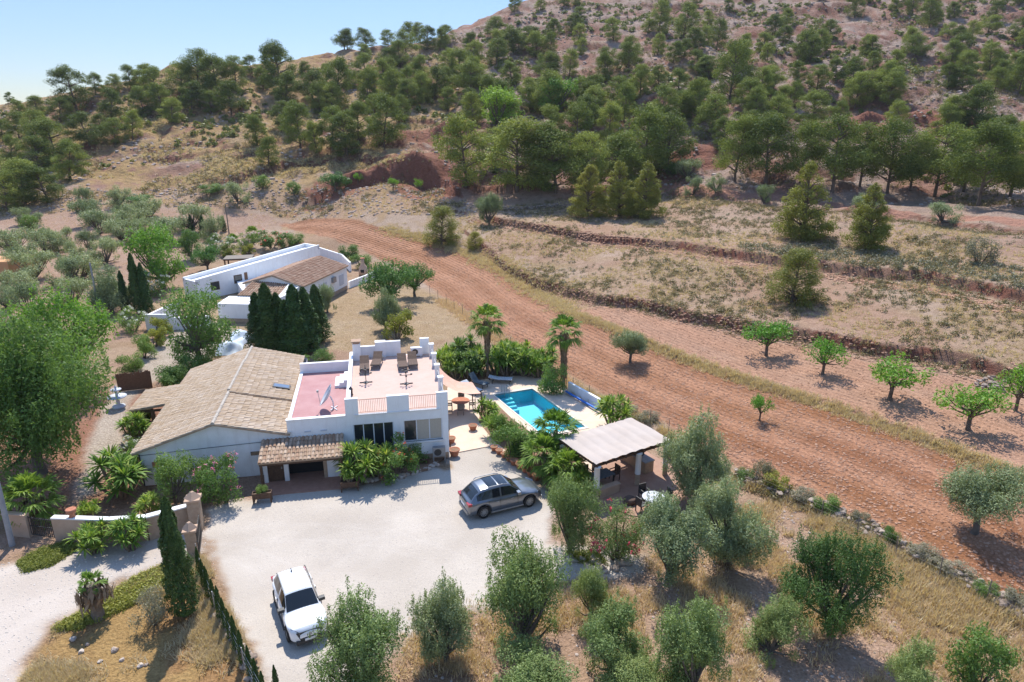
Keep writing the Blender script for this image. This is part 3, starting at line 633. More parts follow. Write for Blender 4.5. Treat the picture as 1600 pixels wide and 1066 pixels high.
for i in range(3): PR['almond%d' % i] = proto_olive(260 + i, .60, 1700, .062, .34, .46, 'almond', 'bark', nclump=38, open_=.15)
for i in range(3): PR['cypress%d' % i] = proto_cypress(300 + i)
PR['cypbig'] = proto_cypress(305, .105, 16000, .019)
for i in range(2): PR['hedge%d' % i] = proto_cypress(310 + i, .17, 2600, .05)
for i in range(3): PR['yucca%d' % i] = proto_yucca(400 + i)
PR['yuccad'] = proto_yucca(405, 14, 1.0, 1.8, .6, 46, 'yucca_dark')
for i in range(3): PR['shrub%d' % i] = proto_bush(500 + i)
PR['sage'] = proto_bush(505, .62, 3500, .05, 'sage'); PR['sage1'] = proto_bush(506, .6, 3200, .05, 'sage', 10)
PR['yg'] = proto_bush(507, .75, 3000, .07, 'yellowgreen')
PR['oleander'] = proto_bush(508, .62, 5200, .055, 'shrub', 16, 'pink', .3)
PR['oleander1'] = proto_bush(512, .7, 14000, .036, 'olive_green', 26, 'crimson', .3, .08, nfl=420)
PR['oleanderp'] = proto_bush(509, .62, 3000, .06, 'shrub', 14, 'rose', .3, nfl=900)
PR['oleanderw'] = proto_bush(510, .62, 3000, .06, 'shrub', 14, 'white_fl', .3, nfl=900)
PR['redbush'] = proto_bush(511, .7, 4000, .06, 'shrub', 14, 'redfl', .45, nfl=340)
PARTN = {'yucca': ('stem', 'foliage'), 'shrub': ('stem', 'foliage', 'blossom')}
def plant(proto, name, p, h, label, cat, group=None, wid=1.0, rz=None, sink=.0):
    """a thing of its own: an Empty at the foot of the plant, its trunk and its crown as children"""
    pr = PR[proto]; rz = random.uniform(0, 6.28) if rz is None else rz
    s = h if proto not in REAL else h
    r = thing(name, label, cat, (p[0], p[1], p[2] - sink), rz, group, (s * wid, s * wid, s))
    nm = ('trunk', 'crown', 'skirt') if cat in ('tree', 'palm', 'sapling') else ('stem', 'foliage', 'blossom')
    for d, k in zip(pr, nm):
        if d is not None: link(k, d, r)
    return r
REAL = ('palmtall', 'palmmid', 'palmlow', 'palmstub', 'yucca0', 'yucca1', 'yucca2', 'yuccad')
PR['palmtall'] = proto_palm(601, 5.2, 26, 1.95, 1.7, .165)
PR['palmtall2'] = proto_palm(606, 5.0, 24, 1.9, 2.6, .175)
PR['palmmid'] = proto_palm(602, 2.6, 34, 1.9, .0, .22, .15)
PR['palmlow'] = proto_palm(603, 1.3, 28, 1.9, .4, .24, .3)
PR['palmstub'] = proto_palm(604, 1.9, 14, .75, .5, .30, .35)
random.seed(5)
def hpx(p, n): return n * zc_of(p) / FPX / .97
# --- pines of the hillside: pixel of the foot, height in pixels
def pine_row(rows, label, group, name='pine_tree', protos=None, cat='tree', wid=1.0, ordinal=None):
    for i, (x, y, h) in enumerate(rows):
        p = at(x, y); pr = random.choice(protos or ['pine%d' % k for k in range(6)])
        lb = label if ordinal is None else ordinal[i]
        plant(pr, name, p, hpx(p, h), lb, cat, group, wid * random.uniform(.85, 1.2), sink=.15)
ORD = ['first', 'second', 'third', 'fourth', 'fifth', 'sixth', 'seventh', 'eighth', 'ninth', 'tenth', 'eleventh', 'twelfth', 'thirteenth', 'fourteenth', 'fifteenth', 'sixteenth', 'seventeenth', 'eighteenth', 'nineteenth', 'twentieth', 'twenty-first', 'twenty-second', 'twenty-third', 'twenty-fourth', 'twenty-fifth', 'twenty-sixth']
# the belt behind the dirt road
belt = [(1148, 284, 96), (1196, 290, 104), (1250, 286, 90), (1300, 300, 112), (1343, 292, 94), (1386, 303, 108), (1422, 298, 84), (1460, 308, 106), (1505, 300, 90), (1528, 322, 122), (1578, 308, 104), (1614, 322, 118)]
pine_row(belt, '', 'umbrella pines in the belt behind the dirt road', protos=['pineF0', 'pineF1', 'pineF2'], wid=.9, ordinal=['broad dark umbrella pine behind the dirt road, %s of its belt from the left' % ORD[i] for i in range(12)])
cent = [(728, 292, 104), (808, 300, 108), (868, 302, 96), (915, 300, 88), (955, 296, 84), (1004, 278, 104), (1042, 270, 86), (985, 300, 70), (840, 285, 90), (770, 262, 60)]
pine_row(cent, '', 'tall pines in the clump above the left end of the grass terraces', ordinal=['tall dense pine in the clump above the terraces, %s from the left' % ORD[sorted(q[0] for q in cent).index(c[0])] for c in cent], wid=1.1)
lone = [(1253, 372, 116, 'pineC0', 'tall cone-shaped young pine on the grass terrace below the dirt road'), (1357, 388, 100, 'pineC1', 'broad young pine on the grass terrace, right of the tall cone-shaped one'), (1236, 476, 86, 'pineB', 'low round pine bush alone on the middle grass terrace'), (690, 384, 60, 'pineB', 'round bright pine bush at the edge of the ploughed field'), (744, 390, 28, 'pineB', 'small pine bush beside the larger one at the field edge'),
        (918, 338, 80, 'pineC2', 'leftmost of the three slim light pines on the upper terrace'), (967, 338, 84, 'pineC0', 'middle of the three slim light pines on the upper terrace'), (1004, 340, 86, 'pineC1', 'rightmost of the three slim light pines on the upper terrace')]
for x, y, h, pr, lb in lone:
    p = at(x, y); plant(pr, 'pine_tree', p, hpx(p, h), lb, 'tree', 'young pines on the grass terraces', 1.0 if pr != 'pineB' else 1.15, sink=.1)
leftb = [(12, 330, 62), (40, 318, 70), (75, 318, 60), (110, 282, 62), (62, 272, 58), (90, 255, 70), (20, 262, 50), (60, 228, 56), (140, 228, 52), (120, 175, 78), (175, 190, 56), (150, 150, 40), (180, 148, 36), (205, 138, 40), (225, 140, 44), (250, 160, 60), (285, 150, 58), (310, 146, 76), (340, 150, 70), (370, 142, 60), (208, 218, 46), (255, 178, 52), (300, 172, 50), (180, 228, 44), (18, 150, 20), (35, 190, 38), (60, 182, 36), (95, 192, 44), (225, 180, 50), (330, 178, 40), (30, 215, 40), (5, 222, 36), (160, 208, 30), (270, 192, 44), (362, 178, 56), (345, 118, 30), (395, 120, 36), (40, 300, 50), (5, 290, 46)]
leftb = [(x, y, h * (.85 if y < 195 else .95)) for x, y, h in leftb]
pine_row(leftb, 'dark rounded pine on the tan hill at the left of the picture', 'pines on the tan left hill', wid=1.15)
mid = [(402, 228, 46), (440, 148, 76), (470, 232, 66), (455, 206, 46), (520, 236, 66), (542, 244, 64), (560, 222, 60), (600, 232, 78), (500, 180, 50), (528, 170, 74), (575, 170, 60), (618, 170, 56), (440, 200, 40), (495, 240, 48), (585, 200, 50), (630, 190, 40), (660, 160, 44), (640, 152, 44), (680, 156, 48), (720, 130, 50), (740, 136, 44), (705, 120, 40), (765, 178, 56), (790, 190, 62), (828, 176, 40), (700, 174, 36), (735, 180, 40), (855, 180, 64), (480, 132, 34), (548, 140, 30), (600, 136, 40), (415, 126, 30), (512, 142, 40), (420, 260, 44), (660, 130, 40), (575, 132, 44)]
pine_row(mid, 'olive-green pine in the thick stand on the middle of the slope', 'pines in the stand on the middle slope')
vb = [(778, 200, 64, 'bright0', 'vivid green broad tree among the pines, left of the pink rock patch'), (868, 178, 56, 'bright0', 'vivid green broad tree among the pines, above the pink rock patch')]
for x, y, h, pr, lb in vb:
    p = at(x, y); plant(pr, 'broadleaf_tree', p, hpx(p, h), lb, 'tree', None, 1.2)
right = [(1140, 162, 90), (1185, 160, 52), (1090, 190, 62), (1060, 150, 40), (1110, 218, 66), (1030, 196, 58), (975, 190, 56), (1000, 150, 46), (930, 190, 52), (905, 170, 46), (1068, 60, 50), (1030, 52, 46), (958, 64, 34), (1120, 78, 44), (1265, 100, 40), (1180, 190, 50), (1220, 180, 44), (1256, 95, 46), (1335, 28, 40), (1400, 20, 34), (1425, 22, 36), (1452, 44, 44), (1335, 170, 54), (1388, 166, 50), (1520, 205, 66), (1475, 215, 50), (1590, 150, 60), (1545, 110, 40), (1130, 235, 50), (1165, 225, 50), (1310, 200, 40), (1400, 200, 40), (1210, 215, 36), (1560, 240, 56), (1598, 230, 50), (945, 130, 44), (890, 120, 40), (985, 100, 40), (860, 90, 36), (905, 70, 30), (1010, 240, 60), (950, 230, 66), (900, 235, 70), (860, 228, 60)]
pine_row(right, 'pine on the pale rocky slope at the upper right', 'pines on the rocky right slope')
# the rest of the slope: scattered, smaller with height
reg = [(520, 60), (780, 20), (800, -25), (1640, -25), (1640, 210), (1100, 200), (900, 210), (640, 190), (430, 190), (400, 108), (470, 95)]
pts = []; tries = 0
while len(pts) < 150 and tries < 6000:
    tries += 1; x = random.uniform(400, 1640); y = random.uniform(-22, 215)
    if not inside(np.array([float(x)]), np.array([float(y)]), reg)[0]: continue
    dens = .55 + .45 * math.sin(x * .013 + y * .05)
    if y < 60 and x > 900 and random.random() > .62: continue
    if random.random() > .5 + dens * .5: continue
    md = 12 + y * .045
    if any((x - a) ** 2 + (2.1 * (y - b)) ** 2 < md * md for a, b, c in pts): continue
    if any(abs(x - a) < 14 and abs(y - b) < 7 for a, b, c in right + mid): continue
    if 1380 < x < 1480 and 160 < y < 215: continue
    pts.append((x, y, random.uniform(.8, 1.25) * (19 + max(y, 0) * .13)))
pine_row(pts, 'small scattered pine on the high far slope under the skyline', 'scattered pines on the high slope', protos=['pine%d' % k for k in range(6)] + ['pineF0'], wid=1.2)
# --- olives of the left grove
gr = [(135, 326, 34, 26), (188, 322, 30, 36), (141, 352, 44, 46), (156, 366, 40, 50), (188, 378, 40, 54), (168, 412, 44, 48), (139, 392, 34, 30), (116, 406, 34, 26), (302, 360, 44, 50), (271, 382, 44, 56), (71, 398, 44, 50), (24, 398, 44, 56), (92, 394, 36, 36), (37, 424, 48, 58), (56, 436, 48, 60), (110, 448, 50, 54), (127, 440, 48, 56), (29, 462, 44, 56), (49, 496, 56, 52), (10, 482, 40, 46), (115, 478, 48, 56), (5, 512, 34, 36), (230, 344, 36, 50), (37, 350, 28, 26), (105, 378, 24, 18), (208, 362, 40, 50), (238, 338, 24, 26), (372, 318, 34, 36), (335, 374, 40, 40), (74, 374, 20, 18), (58, 352, 20, 22), (195, 346, 30, 28), (225, 372, 34, 40)]
random.seed(9)
for i, (x, y, h, w) in enumerate(gr):
    p = at(x, y); hh = hpx(p, h); plant('oliveL%d' % (i % 3), 'olive_tree', p, hh, 'rounded grey-green olive tree in the grove on the left hillside', 'tree', 'olive trees in the left grove', w / h / 1.15, sink=.05)
for x, y, h, w, pr, lb, nm in ((50, 366, 30, 34, 'bright1', 'small bright green tree in the pale soil of the left grove', 'almond_tree'), (220, 322, 20, 44, 'carob', 'spreading deep green fig bush at the head of the left grove', 'fig_tree'), (524, 298, 30, 42, 'carob', 'rounded glossy fig tree at the foot of the red cliff', 'fig_tree'), (330, 300, 16, 40, 'shrub1', 'low green bush below the tan hill', 'small_tree'),
                             (410, 296, 22, 30, 'bright1', 'first small green tree left of the fig tree under the red cliff', 'small_tree'), (460, 306, 22, 28, 'bright1', 'second small green tree left of the fig tree under the red cliff', 'small_tree'), (560, 290, 20, 16, 'almond1', 'sapling just right of the fig tree under the red cliff', 'small_tree'), (615, 296, 18, 16, 'almond0', 'young tree below the middle of the red cliff', 'small_tree'), (655, 300, 20, 14, 'almond2', 'young tree below the right end of the red cliff', 'small_tree'),
                             (764, 352, 50, 40, 'olive2', 'grey shaded olive tree standing where the upper terrace bank begins', 'olive_tree'), (1083, 306, 30, 26, 'oliveL0', 'silvery small olive at the left end of the dirt road', 'olive_tree'), (1118, 300, 26, 26, 'oliveL1', 'silvery small olive set just behind the dirt road', 'olive_tree'), (1193, 318, 32, 26, 'oliveL2', 'small olive on the dirt road bank left of the tall young pine', 'olive_tree'), (1472, 348, 32, 44, 'oliveL0', 'silvery wide olive at the right end of the dirt road', 'olive_tree'), (1345, 330, 26, 36, 'oliveL1', 'grey olive half hidden by the broad young pine', 'olive_tree'), (1073, 280, 34, 40, 'oliveL2', 'grey olive behind the left end of the dirt road', 'olive_tree'), (1050, 276, 20, 28, 'bright1', 'bright green bush behind the left end of the dirt road', 'bush'),
                             (1530, 410, 46, 44, 'sage', 'big grey dry shrub on the upper right terrace', 'bush')):
    p = at(x, y); hh = hpx(p, h); plant(pr, nm, p, hh, lb, 'tree' if nm.endswith('tree') else 'bush', None, w / h / 1.1, sink=.05)
# --- almonds of the strip and the trees in the ploughed field
alm = [(1197, 556, 56, 74, 'far left'), (1285, 586, 56, 66, 'second from the left'), (1390, 626, 66, 92, 'third from the left'), (1512, 672, 72, 100, 'fourth from the left'), (1586, 642, 72, 76, 'cut by the right edge')]
for i, (x, y, h, w, lb) in enumerate(alm):
    p = at(x, y); plant('almond%d' % (i % 3), 'almond_tree', p, hpx(p, h), 'bright green almond tree on the bare strip, ' + lb, 'tree', 'almond trees on the bare strip', w / h / 1.15)
for x, y, h, w, pr, lb in ((985, 567, 56, 60, 'oliveT', 'olive tree alone in the middle of the ploughed field'), (1187, 658, 44, 36, 'almond1', 'thin dry sapling with a green base in the ploughed field'), (1522, 834, 124, 128, 'oliveT', 'large silvery olive tree with thick trunk at the right of the ploughed field')):
    p = at(x, y); plant(pr, 'olive_tree' if 'olive' in pr else 'sapling', p, hpx(p, h), lb, 'tree', None, w / h / 1.05)
# --- foreground trees and bushes: foot pixel, height px, width px
fg = [('olive1', 1088, 780, 122, 112, 'olive_tree', 'dense round olive tree touching the right corner of the pergola shade'), ('olive0', 1138, 884, 130, 116, 'olive_tree', 'wide loose olive tree right of the one nearest the pergola table'), ('olive2', 1044, 908, 126, 124, 'olive_tree', 'big round silvery olive tree just below the round patio table'), ('olive4', 1100, 826, 78, 52, 'olive_tree', 'slim grey olive squeezed between the two larger ones by the pergola'),
      ('oliveG0', 815, 1014, 164, 146, 'olive_tree', 'tall green olive tree at the lower edge of the gravel yard'), ('olive1', 697, 1034, 128, 104, 'olive_tree', 'grey open olive tree second along the lower edge of the yard from the white car'), ('oliveG1', 568, 1082, 156, 158, 'olive_tree', 'broad green olive tree beside the front of the white car'), ('oliveG2', 926, 966, 88, 66, 'olive_tree', 'small green olive beside the tongue of gravel at the yard corner'),
      ('oliveG3', 958, 1056, 112, 126, 'olive_tree', 'grey-green olive tree in the bottom middle of the picture'), ('oliveG1', 1082, 1084, 150, 130, 'olive_tree', 'bushy olive tree with a high tuft at the bottom, right of centre'), ('oliveG2', 1204, 1022, 88, 92, 'olive_tree', 'round olive bush on the dry slope left of the dark evergreen'), ('evergreen', 1292, 990, 150, 136, 'evergreen_tree', 'dark green spreading carob tree on the dry ground at the lower right'),
      ('oliveG3', 1420, 1104, 100, 96, 'olive_tree', 'green olive at the bottom right, left one of the pair'), ('bright1', 1520, 1094, 112, 106, 'small_tree', 'yellow-green tree at the bottom right, right one of the pair'), ('oliveG0', 826, 1120, 100, 150, 'olive_tree', 'green olive cut off by the bottom edge below the tall one'), ('oliveG2', 985, 1120, 84, 120, 'olive_tree', 'grey olive cut off by the bottom edge in the middle')]
for pr, x, y, h, w, nm, lb in fg:
    p = P(x, y, 0) if y > 1040 else at(x, y); hh = h * zc_of(p) / FPX / .86; plant(pr, nm, p, hh, lb, 'tree', None, (w * zc_of(p) / FPX) / hh / (1.05 if 'evergreen' not in pr else 1.0))
fb = [('oliveG0', 890, 862, 116, 100, 'bush', 'tall grey-green bush at the right end of the grey car'), ('oleander1', 962, 870, 90, 100, 'flowering_bush', 'oleander bush dotted with red blossoms below the pergola deck'), ('oleander', 352, 784, 72, 84, 'flowering_bush', 'oleander with pink flowers against the barn wall by the bench'), ('bright1', 276, 785, 76, 84, 'bush', 'rounded pale green bush against the middle of the barn wall'), ('redbush', 618, 742, 62, 74, 'flowering_bush', 'bush with red flowers under the ground floor windows'),
      ('shrub0', 320, 775, 60, 56, 'bush', 'dark green bush between the pale bush and the oleander on the barn wall'), ('shrub1', 640, 720, 40, 60, 'bush', 'dark leafy bush under the right window of the house'), ('shrub2', 800, 714, 56, 72, 'bush', 'round leafy bush in the bed beside the pool'), ('shrub0', 790, 690, 44, 46, 'bush', 'smaller bush at the narrow end of the pool bed'), ('shrub1', 866, 614, 58, 52, 'bush', 'dense green bush at the foot of the right tall palm'), 
      ('sage', 240, 975, 64, 64, 'bush', 'grey-green bush on the dry bank beside the tall cypress'), ('oleanderw', 215, 712, 34, 56, 'flowering_bush', 'white flowering bush at the left corner of the barn'), ('oleanderw', 208, 518, 40, 52, 'flowering_bush', 'dark bush with pale flowers at the far garden gate'),
      ('oleanderp', 390, 388, 28, 38, 'flowering_bush', 'round pink oleander behind the far villa'), ('oleanderw', 345, 396, 32, 44, 'flowering_bush', 'white oleander behind the far villa'), ('redbush', 425, 386, 26, 50, 'flowering_bush', 'reddish hedge bush behind the far villa'), ('shrub1', 462, 384, 22, 34, 'bush', 'green bush at the right of the reddish one behind the far villa'), ('yg', 365, 402, 20, 30, 'bush', 'yellow-green shrub behind the far villa, left of a pair'), ('yg', 388, 398, 18, 22, 'bush', 'yellow-green shrub behind the far villa, right of a pair'),
      ('shrub0', 545, 408, 26, 36, 'bush', 'bright hedge bush at the right end of the far villa'), ('shrub2', 565, 420, 24, 40, 'bush', 'bright hedge bush beside the clay oven'), ('yg', 620, 530, 48, 48, 'bush', 'yellow-green bush on the dry lawn behind the roof terrace'), ('shrub1', 470, 578, 30, 40, 'bush', 'green hedge bush behind the red roof, left part'), ('shrub2', 505, 572, 28, 44, 'bush', 'green hedge bush behind the red roof, right part'),
      ('yg', 252, 524, 34, 34, 'hedge_bush', 'yellow-green hedge bush beside the far drive, highest of four'), ('yg', 240, 542, 34, 38, 'hedge_bush', 'yellow-green hedge bush beside the far drive, second from the top'), ('shrub0', 226, 560, 36, 44, 'hedge_bush', 'green hedge bush beside the far drive, third from the top'), ('shrub1', 207, 580, 34, 46, 'hedge_bush', 'green hedge bush beside the far drive, lowest of four'), ('shrub1', 330, 574, 34, 46, 'bush', 'dark hedge bush behind the barn roof under the airy tree'), ('shrub2', 282, 602, 34, 50, 'bush', 'dark hedge bush midway along the far side of the barn'), ('shrub2', 300, 590, 40, 60, 'bush', 'dark hedge bush behind the barn roof'), ('shrub0', 262, 610, 36, 60, 'bush', 'dark hedge bush along the far side of the barn')]
for pr, x, y, h, w, nm, lb in fb:
    if not h: continue
    p = P(x, y, 0) if y > 420 else at(x, y); hh = h * zc_of(p) / FPX / .88; plant(pr, nm, p, hh, lb, 'bush', None, (w * zc_of(p) / FPX) / hh / 1.2)
# trees of the gardens
gt = [('pepper', 66, 738, 236, 240, 'pepper_tree', 'huge feathery pepper tree filling the left edge beside the barn'), ('acacia1', 112, 610, 140, 150, 'pepper_tree', 'bright green feathery tree behind the huge pepper tree'), ('acacia0', 312, 572, 118, 128, 'acacia_tree', 'airy light green tree on the drive between the two houses'), ('carob', 610, 478, 72, 82, 'carob_tree', 'dense dark green carob tree at the edge of the dry lawn'), ('carob', 648, 462, 52, 60, 'carob_tree', 'dark green carob tree right of the larger one by the fence'), ('olive1', 602, 516, 60, 54, 'olive_tree', 'grey olive tree in the middle of the dry lawn'), ('olive3', 512, 488, 44, 40, 'olive_tree', 'olive tree standing right of the cypress row at the far villa'),
      ('bright0', 256, 450, 96, 106, 'garden_tree', 'large light green garden tree left of the far villa'), ('carob', 325, 424, 42, 50, 'garden_tree', 'round dark green tree beside the wooden gazebo'), ('bright1', 300, 410, 48, 46, 'garden_tree', 'light green tree between the large light one and the round dark one'), ('olive4', 176, 490, 76, 92, 'garden_tree', 'wide dull olive-coloured tree behind the far utility pole'), ('oleanderw', 240, 462, 40, 50, 'flowering_bush', 'bush with white flowers beside the pair of dark cypresses'), ('olive0', 10, 640, 130, 120, 'olive_tree', 'grey-green tree at the left edge behind the pepper tree')]
for pr, x, y, h, w, nm, lb in gt:
    p = P(x, y, 0); hh = h * zc_of(p) / FPX / .9; plant(pr, nm, p, hh, lb, 'tree' if 'bush' not in nm else 'bush', None, (w * zc_of(p) / FPX) / hh / 1.18)
# cypresses
p = P(289, 962, 0); plant('cypbig', 'cypress_tree', p, 6.9, 'tall slim cypress on the dry bank by the yard gate', 'tree', None, 1.1)
cy = [(408, 548, 90), (424, 552, 108), (440, 550, 92), (452, 555, 86), (466, 556, 110), (482, 550, 100), (498, 534, 88)]
for i, (x, y, h) in enumerate(cy):
    p = P(x, y, 0); plant('cypress%d' % (i % 3), 'cypress_tree', p, h * zc_of(p) / FPX / .96, 'dark cypress in the row behind the barn, %s from the left' % ORD[i], 'tree', 'cypresses in the row behind the barn', 1.95)
for i, (x, y, h, lb) in enumerate(((219, 490, 92, 'left taller half of the cypress pair at the far garden gate'), (231, 490, 78, 'right shorter half of the cypress pair at the far garden gate'), (198, 490, 66, 'thin lone cypress left of the pair at the far garden gate'))):
    p = P(x, y, 0); plant('cypress%d' % i, 'cypress_tree', p, h * zc_of(p) / FPX / .96, lb, 'tree', 'cypresses at the far garden gate', 1.15)
hd = [(313, 898), (320, 918), (327, 934), (336, 950), (345, 968), (353, 984), (361, 1000), (370, 1018), (380, 1038), (392, 1058), (403, 1080), (414, 1100), (434, 1092)]
for i, (x, y) in enumerate(hd):
    p = P(x, y, 0); plant('hedge%d' % (i % 2), 'hedge_cypress', p, random.uniform(1.75, 2.15), 'small clipped cypress along the yard fence, %s from the gate' % ORD[i], 'bush', 'young cypresses along the yard fence', .6)
for i, (x, y, h) in enumerate(((300, 360, 24), (318, 368, 30), (335, 372, 26), (262, 368, 20), (350, 362, 24))):
    p = at(x, y); plant('hedge%d' % (i % 2), 'hedge_cypress', p, hpx(p, h), 'small dark hedge cypress at the back of the far garden, %s from the left' % ORD[(1, 2, 3, 0, 4)[i]], 'bush', 'hedge cypresses at the back of the far garden', 1.3)
# palms
def palm(pr, x, y, lb, s=1.0): p = P(x, y, 0); return plant(pr, 'fan_palm', p, s, lb, 'palm')
palm('palmtall', 762, 588, 'left tall fan palm behind the pool', 1.08); palm('palmtall2', 880, 604, 'right tall fan palm with a thick skirt of dead leaves', 1.06)
palm('palmmid', 868, 726, 'leafy fan palm leaning over the pool, topmost of the three', 1.05); palm('palmlow', 850, 742, 'low fan palm in front of the leafy one by the pool', 1.1); palm('palmlow', 884, 762, 'fan palm nearest the pergola column', 1.0)
palm('palmlow', 56, 812, 'wide low fan palm beside the iron gate in the garden wall', 1.1); palm('palmstub', 154, 965, 'young palm with a thick stubby trunk on the dry bank', 1.05); palm('palmmid', 397, 384, 'small fan palm behind the far villa', .95); palm('palmlow', 365, 386, 'low bushy palm behind the far villa', .9)
palm('palmlow', 830, 582, 'short palm in the hedge between the two tall palms', .8)
# yuccas
yu = [(192, 775, 2.0, 'yucca0', 'big yucca clump at the left corner of the barn'), (148, 862, 1.15, 'yucca1', 'yucca clump spilling over the garden wall, left of two'), (204, 858, 1.2, 'yucca2', 'yucca clump spilling over the garden wall, right of two'), (140, 812, .8, 'yucca1', 'yucca behind the left part of the garden wall'), (236, 804, .95, 'yucca0', 'yucca behind the right part of the garden wall'), (560, 752, 1.7, 'yucca2', 'yucca clump in front of the left house window'), (592, 745, 1.5, 'yucca0', 'yucca clump left of the red flowers under the windows'), (548, 748, 1.0, 'yucca1', 'small yucca behind the right planter trough'), (650, 708, 1.2, 'yucca1', 'yucca in front of the right house window'), (958, 668, 1.6, 'yucca2', 'yucca clump beside the pergola roof by the field fence'),
      (762, 655, 1.15, 'yucca0', 'yucca at the far end of the bed beside the pool'), (774, 682, 1.2, 'yucca1', 'second yucca in the bed beside the pool'), (820, 712, 1.1, 'yuccad', 'dark yucca under the palms in the pool bed'), (215, 690, 1.4, 'yucca2', 'yucca by the lean-to porch of the barn'), (222, 672, 1.2, 'yucca1', 'yucca behind the one by the lean-to porch'), (900, 770, 1.1, 'yucca2', 'yucca at the foot of the front left pergola column')]
for x, y, s, pr, lb in yu: p = P(x, y, 0); plant(pr, 'yucca', p, s, lb, 'yucca', None, random.uniform(.95, 1.1))
hx = [(700, 584), (715, 590), (732, 590), (748, 582), (775, 584), (792, 586), (808, 584), (822, 588), (842, 590), (708, 574), (728, 574), (790, 574), (815, 574), (850, 580)]
for i, (x, y) in enumerate(hx):
    p = P(x, y, 0); plant(('yucca1', 'yucca0', 'yuccad', 'yucca2')[i % 4], 'yucca', p, random.uniform(1.45, 2.0), 'tall yucca in the dense hedge behind the pool loungers', 'yucca', 'yuccas in the hedge behind the pool')
# --- small growth nobody could count
def scatter(name, label_kind, n, region, zc_fn, proto_fn, mat, seed, cond=None):
    """one object: many small tufts set on the ground"""
    global rng; rng = np.random.default_rng(seed); m = MB(); vs = []
    xs = []; 
    pts_ = region(n); z = H(pts_[:, 0], pts_[:, 1])
    vars_ = [proto_fn(k) for k in range(5)]
    which = rng.integers(0, 5, n); sc = zc_fn(pts_, z); th = rng.random(n) * 6.283
    for k, (v, f, a) in enumerate(vars_):
        ii = np.where(which == k)[0]
        if not len(ii): continue
        c, s = np.cos(th[ii]), np.sin(th[ii])
        X = (v[None, :, 0] * c[:, None] - v[None, :, 1] * s[:, None]) * sc[ii, None] + pts_[ii, 0][:, None]
        Y = (v[None, :, 0] * s[:, None] + v[None, :, 1] * c[:, None]) * sc[ii, None] + pts_[ii, 1][:, None]
        Z = v[None, :, 2] * sc[ii, None] + z[ii][:, None]
        V = np.stack([X, Y, Z], -1).reshape(-1, 3); F = (f[None] + (np.arange(len(ii)) * len(v))[:, None, None]).reshape(-1, f.shape[1])
        A = (np.clip(a[None, :] * .6 + rng.random(len(ii))[:, None] * .4, 0, 1)).ravel()
        m.add(V, F, A)
    return kind(m.build(name, M[mat]), 'stuff')
def tuft(nb, L, w, spread):
    def f(k):
        az = rng.random(nb) * 6.283; el = rng.uniform(.5, 1.45, nb); d = np.c_[np.cos(az) * np.cos(el), np.sin(az) * np.cos(el), np.sin(el)]; s = np.c_[-np.sin(az), np.cos(az), np.zeros(nb)]
        b = np.c_[rng.normal(size=nb) * spread, rng.normal(size=nb) * spread, np.full(nb, -.03)]; l = L * rng.uniform(.5, 1.1, nb)[:, None]
        v = np.stack([b - s * w, b + s * w, b + d * l + np.c_[np.zeros(nb), np.zeros(nb), -np.full(nb, .1) * l[:, 0]]], 1).reshape(-1, 3)
        return v, np.arange(nb * 3).reshape(nb, 3), np.repeat(rng.random(nb), 3)
    return f
def ball(nl, L):
    def f(k):
        d = unit(rng.normal(size=(nl, 3))); d[:, 2] = np.abs(d[:, 2]); p = d * np.array((.5, .5, .55)) * rng.uniform(.5, 1, (nl, 1)); nr = unit(d + rng.normal(size=(nl, 3)) * .5); mb = MB(); leaves(mb, p, nr, L, .5)
        return np.concatenate(mb.V), np.concatenate(mb.F), np.concatenate(mb.A)
    return f
def reg_px(poly, clump=None, rej=None):
    """points thrown over the world outline of a pixel polygon, thinned into drifts"""
    W_ = np.array([at(*q)[:2] for q in poly]) if not isinstance(poly[0][0], np.floating) else np.array(poly)
    def f(n):
        out = np.zeros((0, 2)); lo, hi = W_.min(0), W_.max(0)
        while len(out) < n:
            q = lo + (hi - lo) * rng.random((n * 2, 2)); k = inside(q[:, 0], q[:, 1], W_)
            if clump: k &= fbm(q[:, 0], q[:, 1], clump, 3, 91) + rng.normal(size=len(q)) * .05 > .52
            if rej: k &= ~rej(q)
            out = np.r_[out, q[k]]
        return out[:n]
    return f
const = lambda a, b: (lambda p, z: rng.uniform(a, b, len(p)))
terr = ((700, 345), (1030, 305), (1600, 372), (1700, 620), (1600, 600), (1350, 552), (1200, 522), (1050, 490), (930, 466), (800, 415), (700, 372))
scatter('dry_grass', '', 9000, reg_px(terr, 6), const(.5, 1.3), tuft(16, .42, .025, .09), 'straw', 1)
scatter('low_scrub', '', 3800, reg_px(terr, 5), const(.3, 1.2), ball(34, .2), 'scrub', 2)
hillp = ((0, 318), (300, 300), (700, 295), (1100, 285), (1640, 330), (1640, 0), (840, 8), (600, 84), (350, 106), (120, 150), (0, 168))
scatter('hillside_scrub', '', 15000, reg_px(hillp, 14), const(.5, 1.7), ball(22, .26), 'scrub', 3)
scatter('hillside_grass', '', 9000, reg_px(((60, 300), (420, 280), (640, 240), (640, 150), (350, 115), (120, 150), (0, 200)), 14), const(.8, 1.8), tuft(16, .5, .035, .14), 'straw', 4)
def notyard(q): return inside(q[:, 0], q[:, 1], YARD) | inside(q[:, 0], q[:, 1], TRACK) | (sdpoly(q[:, 0], q[:, 1], FIELD) < .5)
scatter('garden_dry_grass', '', 5200, reg_px(((1130, 800), (1230, 780), (1640, 1000), (1640, 1100), (1000, 1100), (600, 1100), (640, 1000), (840, 940), (990, 890)), 2.6, notyard), const(.4, 1.7), tuft(16, .38, .016, .10), 'straw', 5)
